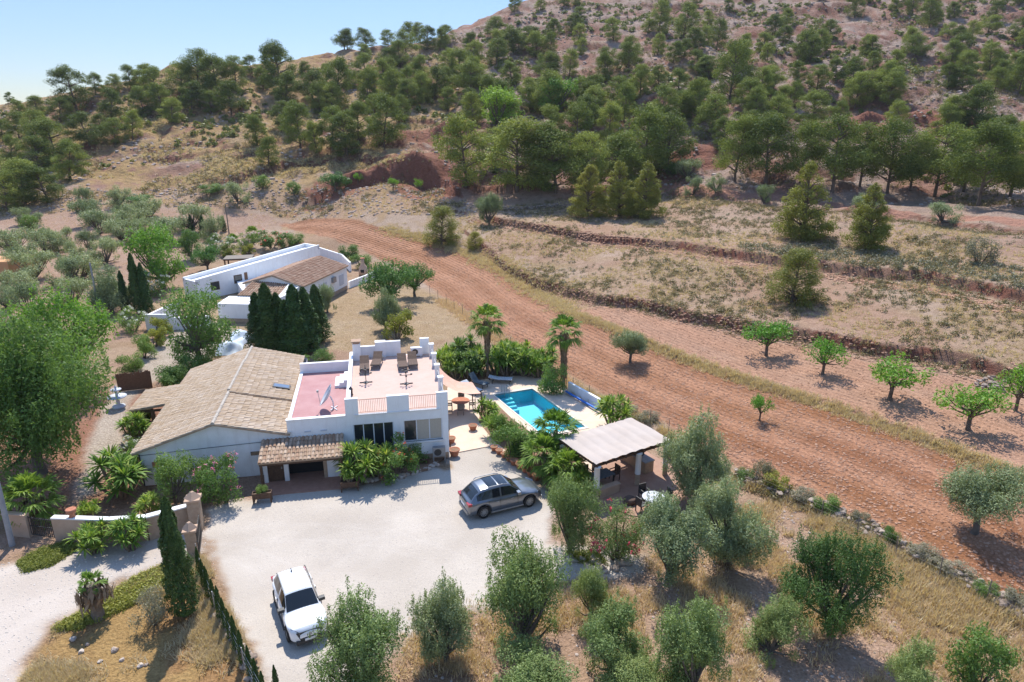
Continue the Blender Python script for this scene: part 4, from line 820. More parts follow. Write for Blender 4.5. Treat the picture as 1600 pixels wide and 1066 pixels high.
scatter('fence_grass', '', 2800, reg_px(((900, 606), (1010, 650), (1130, 740), (1300, 808), (1640, 975), (1640, 1050), (1420, 960), (1280, 860), (1120, 790), (1030, 690), (960, 655), (890, 612)), 2.2, notyard), const(.5, 2.2), tuft(18, .40, .018, .12), 'straw', 6)
scatter('bank_dry_grass', '', 7000, reg_px(((25, 1090), (85, 985), (140, 948), (215, 905), (262, 886), (316, 872), (346, 935), (400, 1060), (410, 1100)), 3.5, notyard), const(.6, 1.6), tuft(16, .36, .015, .09), 'straw', 7)
def along(pxs, n, w):
    q = np.array([at(*a)[:2] for a in pxs]); L = np.r_[0, np.cumsum(np.hypot(*np.diff(q, axis=0).T))]
    def f(n_):
        t = rng.random(n_) * L[-1]; b = np.c_[np.interp(t, L, q[:, 0]), np.interp(t, L, q[:, 1])]; return b + rng.normal(size=(n_, 2)) * w
    return f
ridge = ((880, 486), (1000, 533), (1150, 589), (1300, 639), (1450, 689), (1600, 748), (1800, 845))
scatter('strip_grass', '', 3400, along(ridge, 0, .45), const(.6, 1.7), tuft(16, .36, .02, .10), 'straw', 8)
scatter('field_edge_grass', '', 2600, along(((600, 356), (680, 378), (740, 398), (800, 430), (860, 468), (890, 486)), 0, 1.0), const(.7, 1.7), tuft(16, .40, .025, .12), 'straw', 9)
scatter('garden_edge_grass', '', 2200, along(((690, 470), (740, 503), (800, 545), (890, 604)), 0, .5), const(.8, 1.9), tuft(16, .40, .02, .12), 'straw', 10)
scatter('green_ground_cover', '', 1800, reg_px(((150, 950), (215, 905), (262, 886), (262, 915), (200, 950), (120, 985), (85, 985)), None, notyard), const(.35, .8), ball(30, .14), 'yellowgreen', 12)
scatter('verge_ground_cover', '', 900, reg_px(((30, 880), (60, 862), (110, 848), (120, 860), (80, 885), (40, 895)), None), const(.3, .7), ball(30, .14), 'yellowgreen', 13)
scatter('yard_edge_ground_cover', '', 260, reg_px(((880, 866), (930, 862), (950, 885), (900, 880)), None), const(.3, .6), ball(30, .14), 'yellowgreen', 14)
scatter('scarp_scrub', '', 900, along(((800, 418), (930, 468), (1050, 492), (1200, 523), (1350, 554), (1600, 601)), 0, .5), const(.25, .7), ball(26, .2), 'scrub', 15)
scatter('upper_scarp_scrub', '', 1200, along(((1030, 306), (1200, 323), (1400, 345), (1600, 369)), 0, 1.2), const(.3, 1.0), ball(26, .2), 'scrub', 16)
scatter('grey_terrace_scrub', '', 420, reg_px(((1150, 380), (1330, 390), (1600, 420), (1600, 460), (1400, 425), (1150, 400)), None), const(.7, 1.5), ball(34, .18), 'sage', 17)

def rockball(k):
    V = np.array([tuple(v) for v in ICO[0]]) * rng.uniform(.75, 1.25, (len(ICO[0]), 1)) * np.array((.5, .5, .34)); return V, ICO[1], np.full(len(V), rng.random())
_bm = bmesh.new(); bmesh.ops.create_icosphere(_bm, subdivisions=1, radius=1.0); ICO = ([tuple(v.co) for v in _bm.verts], np.array([[v.index for v in f.verts] for f in _bm.faces])); _bm.free()
M['clod'] = mk('dry_soil_clod', (.29, .145, .085), (.36, .20, .125), 3, .95, attr=(.44, .27, .18)); M['hillrock'] = mk('pale_hill_rock', (.36, .28, .235), (.28, .20, .16), 2, .95, attr=(.46, .39, .34))
FW = np.array(FIELD)
def reg_w(W_, near=None):
    W_ = np.array(W_)
    def f(n):
        out = np.zeros((0, 2)); lo, hi = W_.min(0), W_.max(0)
        while len(out) < n:
            q = lo + (hi - lo) * rng.random((n * 2, 2)); k = inside(q[:, 0], q[:, 1], W_)
            if near: k &= rng.random(len(q)) < np.exp(-np.maximum(0, q[:, 1] - near) / 30)
            out = np.r_[out, q[k]]
        return out[:n]
    return f
scatter('field_clods', '', 9000, reg_w(FIELD, 40), lambda p, z: rng.uniform(.06, .24, len(p)), rockball, 'clod', 21)
scatter('strip_clods', '', 2500, reg_w(STRIP), lambda p, z: rng.uniform(.06, .22, len(p)), rockball, 'clod', 22)
scatter('hillside_rocks', '', 7000, reg_px(hillp, 12), lambda p, z: rng.uniform(.25, 1.0, len(p)) ** 1.6 * 1.4, rockball, 'hillrock', 23)
scatter('scarp_rocks', '', 2600, along(((740, 385), (800, 420), (930, 470), (1050, 494), (1200, 525), (1350, 556), (1600, 603)), 0, .7), lambda p, z: rng.uniform(.1, .42, len(p)), rockball, 'clod', 24)
scatter('upper_scarp_rocks', '', 3600, along(((740, 345), (860, 365), (1000, 388), (1150, 412), (1300, 432), (1450, 455), (1600, 488)), 0, .8), lambda p, z: rng.uniform(.12, .5, len(p)), rockball, 'clod', 25)
scatter('garden_stones', '', 900, reg_px(((1130, 800), (1230, 780), (1640, 1000), (1640, 1100), (1000, 1100), (600, 1100), (640, 1000), (840, 940), (990, 890)), None, notyard), lambda p, z: rng.uniform(.05, .22, len(p)), rockball, 'hillrock', 26)
M['thicket'] = leafmat('hillside_thicket_leaves', (.06, .072, .018), (.14, .145, .04), (.24, .21, .09), trans=.2, hue=.05)
scatter('hillside_thicket', '', 2600, reg_px(((0, 300), (640, 150), (700, 290), (1060, 280), (1640, 320), (1640, -10), (860, 2), (640, 80), (350, 112), (0, 175)), 30), lambda p, z: rng.uniform(.9, 3.0, len(p)), ball(60, .30), 'thicket', 27)
scatter('grey_thistles', '', 1500, reg_px(terr, 7), const(.3, .9), ball(26, .22), 'sage', 28)
scatter('yard_edge_weeds', '', 420, along(((940, 912), (868, 912), (828, 936), (760, 952), (700, 960), (650, 988), (600, 1012)), 0, .45), const(.35, 1.1), tuft(14, .3, .014, .08), 'straw', 29)

scatter('hill_foot_scrub', '', 700, reg_px(((0, 300), (420, 285), (700, 290), (760, 335), (560, 340), (420, 332), (240, 326), (0, 340)), 8), const(.5, 1.7), ball(30, .2), 'scrub', 30)
scatter('hill_foot_grass', '', 1800, reg_px(((0, 300), (420, 285), (700, 290), (760, 335), (560, 340), (420, 332), (240, 326), (0, 340)), 6), const(.6, 1.5), tuft(14, .42, .03, .12), 'straw', 31)
scatter('hill_foot_rocks', '', 1200, reg_px(((0, 300), (420, 285), (700, 280), (760, 335), (560, 340), (420, 332), (240, 326), (0, 340)), None), lambda p, z: rng.uniform(.2, .9, len(p)), rockball, 'hillrock', 32)

ws = [(1165, 752, 26, 30, 'shrub1'), (1190, 752, 44, 36, 'sage1'), (1216, 764, 34, 40, 'yg'), (1252, 782, 26, 40, 'sage'), (1288, 800, 30, 44, 'shrub0'), (1345, 818, 26, 30, 'sage1'), (1388, 850, 34, 30, 'shrub2'), (1440, 872, 30, 44, 'sage'), (1452, 882, 26, 40, 'sage1'), (1492, 900, 30, 50, 'sage'), (1540, 935, 34, 40, 'shrub1'), (1590, 950, 34, 44, 'sage1'), (1120, 745, 30, 34, 'shrub2'), (1010, 660, 22, 40, 'sage'), (985, 648, 20, 30, 'sage1')]
for i, (x, y, h, w, pr) in enumerate(ws):
    p = at(x, y); hh = hpx(p, h); plant(pr, 'low_shrub', p, hh, 'low wild shrub growing along the dry-stone wall and wire fence', 'bush', 'wild shrubs along the dry-stone wall', w / h / 1.15)
scatter('wall_grass', '', 1500, along(((1150, 748), (1230, 778), (1300, 805), (1400, 855), (1480, 900), (1560, 942), (1640, 987)), 0, .35), const(.6, 1.5), tuft(16, .42, .018, .1), 'straw', 41)
scatter('wall_weeds', '', 240, along(((1150, 748), (1230, 778), (1300, 805), (1400, 855), (1480, 900), (1560, 942), (1640, 987)), 0, .4), const(.4, 1.1), ball(30, .2), 'scrub', 42)
scatter('grove_dry_grass', '', 2600, reg_w(GROVE), const(.4, 1.1), tuft(14, .34, .025, .12), 'straw', 43)
scatter('lawn_dry_grass', '', 2600, reg_w(GARD2), const(.3, .7), tuft(14, .28, .018, .14), 'straw', 44)

M['grit'] = mk('yard_grit', (.56, .50, .44), (.48, .43, .375), 3, .95, attr=(.64, .58, .52))
scatter('yard_pebbles', '', 5200, reg_w(YARD), lambda p, z: rng.uniform(.02, .06, len(p)), rockball, 'grit', 51)
scatter('track_pebbles', '', 2200, reg_w(TRACK), lambda p, z: rng.uniform(.03, .10, len(p)), rockball, 'grit', 52)
# ------------------------------------------------------------------ building materials
M['white'] = mk('white_render', (.82, .82, .81), (.77, .76, .75), 1.3, .9, .08, 30, streak=(.70, .68, .65))
M['white_old'] = mk('aged_white_render', (.78, .77, .75), (.68, .66, .63), .9, .9, .1, 25, streak=(.62, .59, .55))
M['tile'] = mk('aged_roof_tile', (.58, .43, .285), (.49, .355, .23), 1.6, .9, .25, 30, attr=(.66, .53, .40))
M['tile_pan'] = mk('roof_tile_pan', (.42, .31, .215), (.32, .23, .16), 3, .95, .2, 30)
M['tile_dark'] = mk('weathered_porch_tile', (.36, .22, .14), (.25, .155, .10), 2.4, .9, .25, 30, attr=(.50, .38, .28))
M['tile_red'] = mk('red_roof_tile', (.36, .21, .135), (.29, .165, .105), 1.8, .9, .25, 30, attr=(.45, .31, .22))
M['mortar'] = mk('ridge_mortar', (.46, .41, .35), (.36, .31, .26), 4, .95, .2)
M['red_roof'] = mk('red_roof_paint', (.36, .175, .17), (.42, .235, .225), .8, .75, .06, 20)
M['pink_floor'] = mk('pink_terrace_floor', (.51, .35, .285), (.55, .39, .325), 1.2, .8, .06, 12)
M['terracotta'] = mk('terracotta', (.38, .145, .08), (.46, .20, .12), 5, .85, .15)
M['terr_floor'] = mk('terracotta_paving', (.33, .17, .115), (.40, .225, .16), 3, .85, .1)
M['deck'] = mk('pale_pool_paving', (.60, .455, .34), (.64, .50, .39), 1.4, .85, .12, 16)
M['brown_deck'] = mk('brown_patio_tile', (.30, .17, .115), (.36, .215, .15), 2, .75, .1)
M['wood'] = mk('dark_wood', (.075, .042, .026), (.13, .075, .045), 7, .7, .2, 30)
M['wood_grey'] = mk('grey_wood', (.17, .14, .115), (.24, .205, .17), 7, .85, .2, 30)
M['wood_brown'] = mk('brown_wood', (.15, .075, .04), (.21, .115, .065), 7, .7, .2, 30)
M['metal_dark'] = mk('dark_iron', (.022, .022, .024), (.04, .038, .036), 6, .5, spec=.5)
M['metal_grey'] = mk('grey_metal', (.33, .34, .35), (.27, .28, .29), 6, .45, metal=.6)
M['alu'] = mk('white_aluminium', (.72, .73, .74), (.66, .67, .68), 3, .4, spec=.5)
M['concrete'] = mk('grey_concrete', (.33, .33, .33), (.25, .25, .26), 3, .9, .15)
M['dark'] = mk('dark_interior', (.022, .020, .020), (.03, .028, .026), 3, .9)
M['blind'] = mk('beige_blind', (.46, .41, .33), (.42, .37, .30), 8, .9)
M['stone'] = mk('field_stone', (.42, .33, .26), (.30, .225, .175), 3, .95, .4, 14, attr=(.52, .44, .37))
M['wallstone'] = mk('weathered_wall_stone', (.27, .205, .16), (.18, .135, .105), 3, .95, .4, 14, attr=(.36, .29, .235)); M['stone_wall'] = mk('ochre_rubble_wall', (.43, .32, .225), (.34, .235, .16), 3.5, .95, .6, 9)
M['ochre'] = mk('ochre_render', (.50, .35, .25), (.43, .29, .20), 1.4, .9, .15)
M['orange'] = mk('orange_render', (.55, .31, .15), (.50, .27, .13), 1.2, .9, .1)
M['fabric_pink'] = mk('faded_pink_canvas', (.62, .36, .26), (.66, .42, .32), 2, .9)
M['fabric_pale'] = mk('pale_mauve_canvas', (.47, .40, .35), (.42, .35, .30), .8, .9, .1, 6)
M['fabric_grey'] = mk('slate_fabric', (.095, .12, .14), (.13, .155, .175), 6, .9)
M['fabric_white'] = mk('pale_cushion', (.55, .57, .60), (.48, .5, .54), 4, .9)
M['wicker'] = mk('brown_wicker', (.095, .06, .045), (.14, .09, .065), 12, .8, .2)
M['blue'] = mk('blue_pool_cover', (.03, .14, .50), (.05, .2, .58), 4, .5)
M['tarp'] = mk('white_tarpaulin', (.66, .70, .74), (.5, .6, .7), 2.5, .5, .2, 4)
M['soil'] = mk('bed_soil', (.20, .115, .07), (.26, .16, .10), 5, .95, .4, 14)
M['rubber'] = mk('tyre_rubber', (.018, .018, .018), (.028, .027, .026), 8, .8)
def glassmat(name, c, rough=.06):
    m, n, out = new_mat(name); b = n.nodes.new('ShaderNodeBsdfPrincipled'); nz = noise(n, 1.2, 2)
    n.links.new(mixc(n, nz.outputs[0], c, tuple(x * 1.5 for x in c)), b.inputs['Base Color']); b.inputs['Roughness'].default_value = rough; b.inputs['Specular IOR Level'].default_value = .6
    n.links.new(b.outputs[0], out.inputs[0]); return m
M['glass'] = glassmat('window_glass', (.018, .022, .026)); M['carglass'] = glassmat('tinted_car_glass', (.010, .013, .016), .04)
M['skylight'] = glassmat('skylight_glass', (.10, .13, .18), .1)
def tile_roof(mb, pan, r0, r1, e0, e1, pitch=.23, course=.42, rad=.088):
    """barrel tiles, one arc each, laid in courses from ridge r0-r1 down to eave e0-e1; a slab of pans below"""
    r0, r1, e0, e1 = (np.array(q, float) for q in (r0, r1, e0, e1))
    nc = max(2, int(np.linalg.norm(r1 - r0) / pitch)); nk = max(2, int(np.linalg.norm(e0 - r0) / course))
    nrm = np.cross(r1 - r0, e0 - r0); nrm /= np.linalg.norm(nrm); nrm *= np.sign(nrm[2])
    pan.add(np.array([r0, r1, e1, e0, r0 - nrm * .12, r1 - nrm * .12, e1 - nrm * .12, e0 - nrm * .12]), [(0, 1, 2, 3), (7, 6, 5, 4), (0, 4, 5, 1), (1, 5, 6, 2), (2, 6, 7, 3), (3, 7, 4, 0)])
    seg = 4; an = np.linspace(math.pi, 0, seg + 1)
    V = []; A = []
    for i in range(nc):
        fa = (i + .5) / nc; top = r0 + (r1 - r0) * fa; bot = e0 + (e1 - e0) * fa; ax = (r1 - r0) / np.linalg.norm(r1 - r0); col = random.random() * .3
        for k in range(nk):
            p = top + (bot - top) * (k / nk); q = top + (bot - top) * ((k + 1.22) / nk if k < nk - 1 else (k + 1.08) / nk)
            jx = random.gauss(0, .010); jz = random.gauss(0, .006)
            a = min(1, max(0, col + random.random() * .75 if random.random() > .06 else .0))
            for e, rr, lift in ((p, rad * .86, .0), (q, rad * 1.05, .026)):
                for t in an: V.append(e + ax * (rr * math.cos(t) + jx) + nrm * (rr * .8 * math.sin(t) + lift + jz + .004)); A.append(a)
    V = np.array(V); nt_ = nc * nk; b = np.arange(nt_)[:, None] * (2 * (seg + 1))
    F = np.concatenate([b + np.array((j, j + 1, seg + 2 + j, seg + 1 + j)) for j in range(seg)])
    mb.add(V, F, np.array(A))
def wall_open(mb, s0, s1, t0, t1, z0, z1, ops):
    """a wall slab along s with rectangular openings (a, b, c, d): s a..b, z c..d"""
    xs = sorted(set([s0, s1] + [o[0] for o in ops] + [o[1] for o in ops]))
    for a, b in zip(xs[:-1], xs[1:]):
        zz = z0; m = (a + b) / 2
        for o in sorted([o for o in ops if o[0] < m < o[1]], key=lambda o: o[2]):
            if o[2] > zz + 1e-6: mb.box(a, b, t0, t1, zz, o[2])
            zz = o[3]
        if z1 > zz + 1e-6: mb.box(a, b, t0, t1, zz, z1)
def window(parent, a, b, c, d, t, npan, pane='glass', blinds=(), name='window', deep=.06):
    """frame with mullions, one pane mesh; the frame stands in the opening at depth t"""
    f = MB(); w = .07
    f.box(a, b, t, t + deep, c, c + w); f.box(a, b, t, t + deep, d - w, d); f.box(a, a + w, t, t + deep, c + w, d - w); f.box(b - w, b, t, t + deep, c + w, d - w)
    for k in range(1, npan):
        x = a + (b - a) * k / npan; f.box(x - w / 2, x + w / 2, t, t + deep, c + w, d - w)
    o = f.build(name, M['alu'], parent)
    g = MB(); g.box(a + w, b - w, t + deep * .4, t + deep * .6, c + w, d - w); g.build('pane', M[pane], o)
    if blinds:
        bl = MB()
        for k in blinds:
            x0 = a + (b - a) * k / npan + w * .6; x1 = a + (b - a) * (k + 1) / npan - w * .6; bl.box(x0, x1, t + deep * .25, t + deep * .38, c + w * 1.2, d - w * 1.2)
        bl.build('blind', M['blind'], o)
    return o
def uvec(v): v = np.array(v, float); return v / np.linalg.norm(v)
# ------------------------------------------------------------------ the farmhouse (s along the front, t back, z up)
A0 = np.array((-25.3, 41.6)); HA = math.atan2(.195, .981); HD = np.array((math.cos(HA), math.sin(HA))); HN = np.array((-HD[1], HD[0]))
def loc2(p): q = np.array(p[:2]) - A0; return float(q @ HD), float(q @ HN)
def wpt(s, t, z=0.): q = A0 + HD * s + HN * t; return (q[0], q[1], z)
house = thing('farmhouse', 'long white farmhouse with tiled barn wing and pink roof terrace facing the gravel yard', 'house', (A0[0], A0[1], 0), HA)
w = MB()   # barn walls: a gabled solid
g0 = [(0, 0), (9.74, 0), (9.74, 3.0), (5, 4.12), (0, 2.5)]
v = [(s, t, z) for t in (0, 16.4) for s, z in g0]
w.add(v, [(0, 1, 6, 5), (1, 2, 7, 6), (0, 5, 9, 4)]); w.ng = [[0, 4, 3, 2, 1], [5, 6, 7, 8, 9]]
w.build('barn_wall', M['white_old'], house)
rt = MB(); pn = MB()
RZ, RS = 4.28, 5.0
tile_roof(rt, pn, (RS, -.22, RZ), (RS, 16.6, RZ), (-.38, -.22, 2.53), (-.38, 16.6, 2.53))
tile_roof(rt, pn, (RS, -.22, RZ), (RS, 5.4, RZ), (9.95, -.22, 3.06), (9.95, 5.4, 3.06))
tile_roof(rt, pn, (RS, 5.4, RZ + .14), (RS, 12.2, RZ + .14), (10.25, 5.4, 3.16), (10.25, 12.2, 3.16))
tile_roof(rt, pn, (RS, 12.2, RZ + .02), (RS, 16.6, RZ + .02), (9.5, 12.2, 3.12), (9.5, 16.6, 3.12))
rf = rt.build('barn_roof', M['tile'], house); pn.build('roof_slab', M['tile_pan'], rf)
rg = MB()
for k in range(40):
    t0 = -.24 + k * .42; z = RZ + (.17 if 5.3 < t0 < 12.1 else .05) + random.uniform(-.01, .01)
    rg.tube([(RS, t0, z), (RS, t0 + .46, z + .012)], [.12, .105], 8, True, random.random())
rg.build('ridge', M['mortar'], rf)
sk = MB(); nsl = uvec((.235, 0, 1.0))
def slope_z(s): return RZ + .14 - (s - RS) * (RZ + .14 - 3.16) / 5.25
sk.add([(7.9, 7.3, slope_z(7.9) + .16), (9.2, 7.3, slope_z(9.2) + .16), (9.2, 8.1, slope_z(9.2) + .16), (7.9, 8.1, slope_z(7.9) + .16)] + [(7.9, 7.3, slope_z(7.9)), (9.2, 7.3, slope_z(9.2)), (9.2, 8.1, slope_z(9.2)), (7.9, 8.1, slope_z(7.9))],
       [(0, 1, 2, 3), (4, 5, 1, 0), (5, 6, 2, 1), (6, 7, 3, 2), (7, 4, 0, 3)])
so = sk.build('skylight', M['metal_dark'], rf)
sg = MB(); sg.add([(8.0, 7.4, slope_z(8.0) + .175), (9.1, 7.4, slope_z(9.1) + .175), (9.1, 8.0, slope_z(9.1) + .175), (8.0, 8.0, slope_z(8.0) + .175)], [(0, 1, 2, 3)]); sg.build('pane', M['skylight'], so)
# lean-to porch on the far side of the barn
rt = MB(); pn = MB(); tile_roof(rt, pn, (-.3, 8.6, 2.5), (-.3, 13.0, 2.5), (-3.2, 8.6, 2.15), (-3.2, 13.0, 2.15))
lf = rt.build('lean_to_roof', M['tile'], house); pn.build('roof_slab', M['tile_pan'], lf)
for s, t in ((-3.0, 8.8), (-3.0, 12.8), (-1.6, 8.8)):
    q = MB(); q.box(s - .12, s + .12, t - .12, t + .12, 0, 2.02); q.build('post', M['wood_brown'], lf)
q = MB(); q.box(-3.1, -.3, 8.7, 8.86, 1.9, 2.05); q.build('beam', M['wood'], lf)
# barn wall details: slot window, cable, plaque
q = MB(); q.box(7.1, 8.0, -.03, .02, 1.55, 1.95); o = q.build('slot_window', M['alu'], house); q = MB(); q.box(7.16, 7.94, -.036, -.02, 1.6, 1.9); q.build('pane', M['glass'], o)
q = MB(); q.tube([(.1, -.03, 2.32), (4.0, -.03, 2.46), (9.6, -.03, 2.62)], .018, 5); q.build('cable', M['metal_dark'], house)
q = MB(); q.box(.75, 1.15, -.035, .01, 1.35, 1.75); q.build('plaque', M['terracotta'], house)
for s in (.06, 9.68):
    q = MB(); q.tube([(s, -.07, .05), (s, -.07, 2.4)], .045, 8); q.build('downpipe', M['metal_dark' if s < 1 else 'alu'], house)
# middle block with the red roof
w = MB(); w.box(9.76, 13.8, .02, 10.6, 0, 3.7); w.box(9.76, 13.8, .02, .28, 3.7, 4.0); w.box(9.76, 13.8, 10.3, 10.6, 3.7, 4.55); w.box(9.76, 10.0, .28, 10.3, 3.7, 3.85); w.build('middle_wall', M['white'], house)
q = MB(); q.box(10.0, 13.8, .28, 10.3, 3.6, 3.706); q.build('red_roof', M['red_roof'], house)
q = MB(); q.box(9.72, 13.8, -.03, .31, 4.0, 4.06); q.build('coping', M['white_old'], house)
q = MB()
for k in range(3): q.box(12.75 + k * .35, 13.1 + k * .35 if k < 2 else 13.8, 6.4, 8.4, 3.706, 3.92 + k * .2)
q.build('steps', M['white'], house)
for s in (10.9, 12.0):
    q = MB(); q.box(s, s + .45, -.03, .04, 3.02, 3.12); q.build('wall_vent', M['fabric_white'], house)
# right block with the roof terrace
w = MB(); OP = [(14.25, 17.1, .95, 3.3), (17.8, 20.6, 1.6, 3.3)]
wall_open(w, 13.8, 21.05, 0, .3, 0, 4.08, OP); w.box(13.8, 21.05, .3, 12.5, 0, 4.08)
w.build('terrace_block_wall', M['white'], house)
window(house, 14.25, 17.1, .95, 3.3, .1, 4); window(house, 17.8, 20.6, 1.6, 3.3, .1, 3, blinds=(1, 2))
q = MB(); q.box(17.7, 20.7, -.12, .1, 1.5, 1.6); q.build('sill', M['white_old'], house)
q = MB(); q.box(13.86, 21.0, -.02, 0, 0, .5); q.build('plinth', M['stone_wall'], house)
q = MB(); q.box(14.1, 20.95, .1, 12.3, 4.08, 4.11); q.build('terrace_floor', M['pink_floor'], house)
q = MB(); q.box(14.4, 20.5, -.10, .1, 4.0, 4.09); q.build('slab_edge', M['white_old'], house)
q = MB(); PZ = 5.3
for a, b in ((13.8, 14.7), (16.7, 18.27), (20.23, 21.05)): q.box(a, b, -.02, .24, 4.08, PZ)
q.box(13.8, 14.1, .24, 12.5, 4.08, 4.62)                               # low wall on the red roof's side
q.box(14.1, 16.0, 12.2, 12.5, 4.08, 5.12); q.box(16.9, 18.2, 12.2, 12.5, 4.08, 5.45); q.box(19.9, 20.7, 12.2, 12.5, 4.08, 5.55)
q.build('parapet', M['white'], house)
q = MB(); q.box(16.0, 16.9, 12.0, 12.62, 4.08, 5.5); q.build('pillar', M['white'], house)
ch = MB(); ch.box(14.1, 14.75, 11.5, 12.2, 4.08, 5.6); co = ch.build('chimney', M['white'], house)
q = MB(); q.box(14.14, 14.71, 11.54, 12.16, 5.6, 5.78); q.box(14.02, 14.83, 11.42, 12.28, 5.78, 5.86); q.build('chimney_cap', M['tile_dark'], co)
for t in (3.2, 6.0, 8.8, 11.4):
    q = MB(); q.box(20.68, 21.03, t, t + .38, 4.08, 5.15); q.box(20.63, 21.08, t - .05, t + .43, 5.15, 5.24); q.build('terrace_post', M['white'], house)
q = MB(); 
for z in (4.45, 4.9): q.bar((20.86, .2, z), (20.86, 12.2, z), .03)
q.build('side_rail', M['metal_grey'], house)
for a, b in ((14.7, 16.7), (18.27, 20.23)):
    q = MB(); q.bar((a, .08, 5.16), (b, .08, 5.16), .045); q.bar((a, .08, 4.2), (b, .08, 4.2), .035); k = int((b - a) / .125)
    for i in range(1, k): q.bar((a + (b - a) * i / k, .08, 4.2), (a + (b - a) * i / k, .08, 5.15), .026)
    q.build('railing', M['fabric_pink'], house)
# porch
rt = MB(); pn = MB(); tile_roof(rt, pn, (8.0, -.02, 2.72), (13.55, -.02, 2.72), (8.0, -2.4, 2.12), (13.55, -2.4, 2.12), .26, .40, .105)
pf = rt.build('porch_roof', M['tile_dark'], house); pn.build('roof_slab', M['tile_pan'], pf)
q = MB(); q.box(8.05, 13.5, -2.3, -2.14, 1.84, 2.0); q.build('beam', M['wood'], pf)
for s in (8.15, 13.4):
    q = MB(); q.box(s - .08, s + .08, -2.3, -2.14, 0, 1.84); q.build('post', M['wood'], pf)
w = MB(); wall_open(w, 8.1, 13.3, -1.25, -1.0, 0, 2.34, [(8.35, 9.45, 0.0, 2.0), (9.75, 12.1, 0.0, 2.05)]); w.box(8.1, 8.3, -1.0, 0, 0, 2.3); w.box(13.1, 13.3, -1.0, 0, 0, 2.3); w.build('porch_wall', M['white_old'], house)
q = MB(); q.box(8.35, 9.45, -1.12, -1.06, .01, 2.0); o = q.build('door', M['wood'], house); h = MB(); h.box(9.25, 9.33, -1.17, -1.12, .95, 1.1); h.build('handle', M['metal_grey'], o)
q = MB(); q.box(9.5, 12.4, -.2, -.1, .01, 2.2); q.build('garage_shade_panel', M['dark'], house)  # near-black panel painting in the shade of the open garage recess
q = MB(); q.box(12.1, 12.35, -1.28, -1.25, 0, 1.7); q.build('stone_trim', M['stone_wall'], house)
q = MB(); q.prism([(8.0, -3.0), (13.3, -3.0), (13.3, -.05), (8.0, -.05)], -.15, .02); q.build('porch_floor', M['terr_floor'], house)
# ------------------------------------------------------------------ on the roofs
def lounger(loc, rz, label, group, fab='wicker', frame='metal_dark', back=.55, cat='sun lounger'):
    r = thing('sun_lounger', label, cat, loc, rz, group)
    f = MB()
    for x in (-.32, .32): f.bar((x, -.95, .34), (x, .95, .34), .05)
    f.bar((-.32, -.95, .34), (.32, -.95, .34), .05); f.bar((-.32, .95, .34), (.32, .95, .34), .05); f.build('frame', M[frame], r)
    for x in (-.30, .30):
        for y in (-.75, .7): q = MB(); q.bar((x, y, 0), (x, y, .34), .045); q.build('leg', M[frame], r)
    s = MB()
    for k in range(9): s.box(-.33, .33, -.93 + k * .135, -.93 + k * .135 + .12, .365, .40)
    s.build('seat', M[fab], r)
    b = MB(); c, sn = math.cos(back), math.sin(back)
    for k in range(6): b.box(-.33, .33, k * .13, k * .13 + .115, 0, .035, rot=np.array([[1, 0, 0], [0, c, -sn], [0, sn, c]]), org=(0, .29, .37))
    b.build('backrest', M[fab], r); return r
TER = lambda px, py: P(px, py, 4.11)
for i, (px, py, rz, lb) in enumerate(((570, 578, 0, 'brown slatted sun lounger on the roof terrace, leftmost with something at its foot'), (589, 571, -.15, 'brown slatted sun lounger on the roof terrace, second from the left'), (629, 574, .02, 'brown slatted sun lounger on the roof terrace, third from the left'), (645, 571, 0, 'brown slatted sun lounger on the roof terrace, rightmost of four'))):
    lounger(TER(px, py), HA + rz, lb, 'sun loungers on the roof terrace').scale = (1.15, 1.15, 1.15)
for px, py, lb in ((572, 598, 'dark metal stand with crossed arms on the roof terrace, left one'), (635, 600, 'dark metal stand with crossed arms on the roof terrace, right one')):
    r = thing('metal_stand', lb, 'stand', TER(px, py), HA, 'metal stands on the roof terrace'); q = MB(); q.tube([(0, 0, 0), (0, 0, 1.5)], .03, 6); q.build('pole', M['metal_dark'], r)
    q = MB(); q.bar((-.5, 0, .04), (.5, 0, .04), .07); q.bar((0, -.4, .04), (0, .4, .04), .07); q.lathe([(.0, 0), (.22, 0), (.22, .06), (0, .08)], 12, (0, 0, .0)); q.build('base', M['metal_dark'], r)
    for z, l in ((.75, .42), (1.1, .26)):
        q = MB(); q.bar((-l, 0, z), (l, 0, z), .04); q.bar((0, -l, z), (0, l, z), .04)
        for sx, sy in ((-l, 0), (l, 0), (0, l), (0, -l)): q.lathe([(0, 0), (.07, 0), (.085, .1), (0, .1)], 8, (sx, sy, z))
        q.build('arm', M['metal_dark'], r)
r = thing('lantern', 'small dark lantern standing by the left wall of the roof terrace', 'lantern', TER(548.5, 618)); q = MB(); q.box(-.14, .14, -.14, .14, 0, .06); q.box(-.12, .12, -.12, .12, .06, .5); q.build('body', M['metal_dark'], r); q = MB(); q.lathe([(.2, .5), (.05, .68), (.02, .75), (0, .75)], 4); q.build('lid', M['metal_dark'], r)
r = thing('air_conditioner', 'white air conditioning unit at the back right of the roof terrace', 'air conditioner', wpt(19.55, 11.75, 4.11), HA); q = MB(); q.box(-.5, .5, -.2, .2, .08, .82); q.box(-.4, -.3, -.2, .2, 0, .08); q.box(.3, .4, -.2, .2, 0, .08); q.build('case', M['alu'], r)
q = MB(); an = np.linspace(0, 6.283, 19)[:-1]; q.poly([(-.14 + .27 * math.cos(a), -.206, .45 + .27 * math.sin(a)) for a in an]); q.build('fan_grille', M['metal_dark'], r)
r = thing('satellite_dish', 'big pale satellite dish on the red flat roof', 'satellite dish', wpt(12.55, 2.2, 3.71), HA)
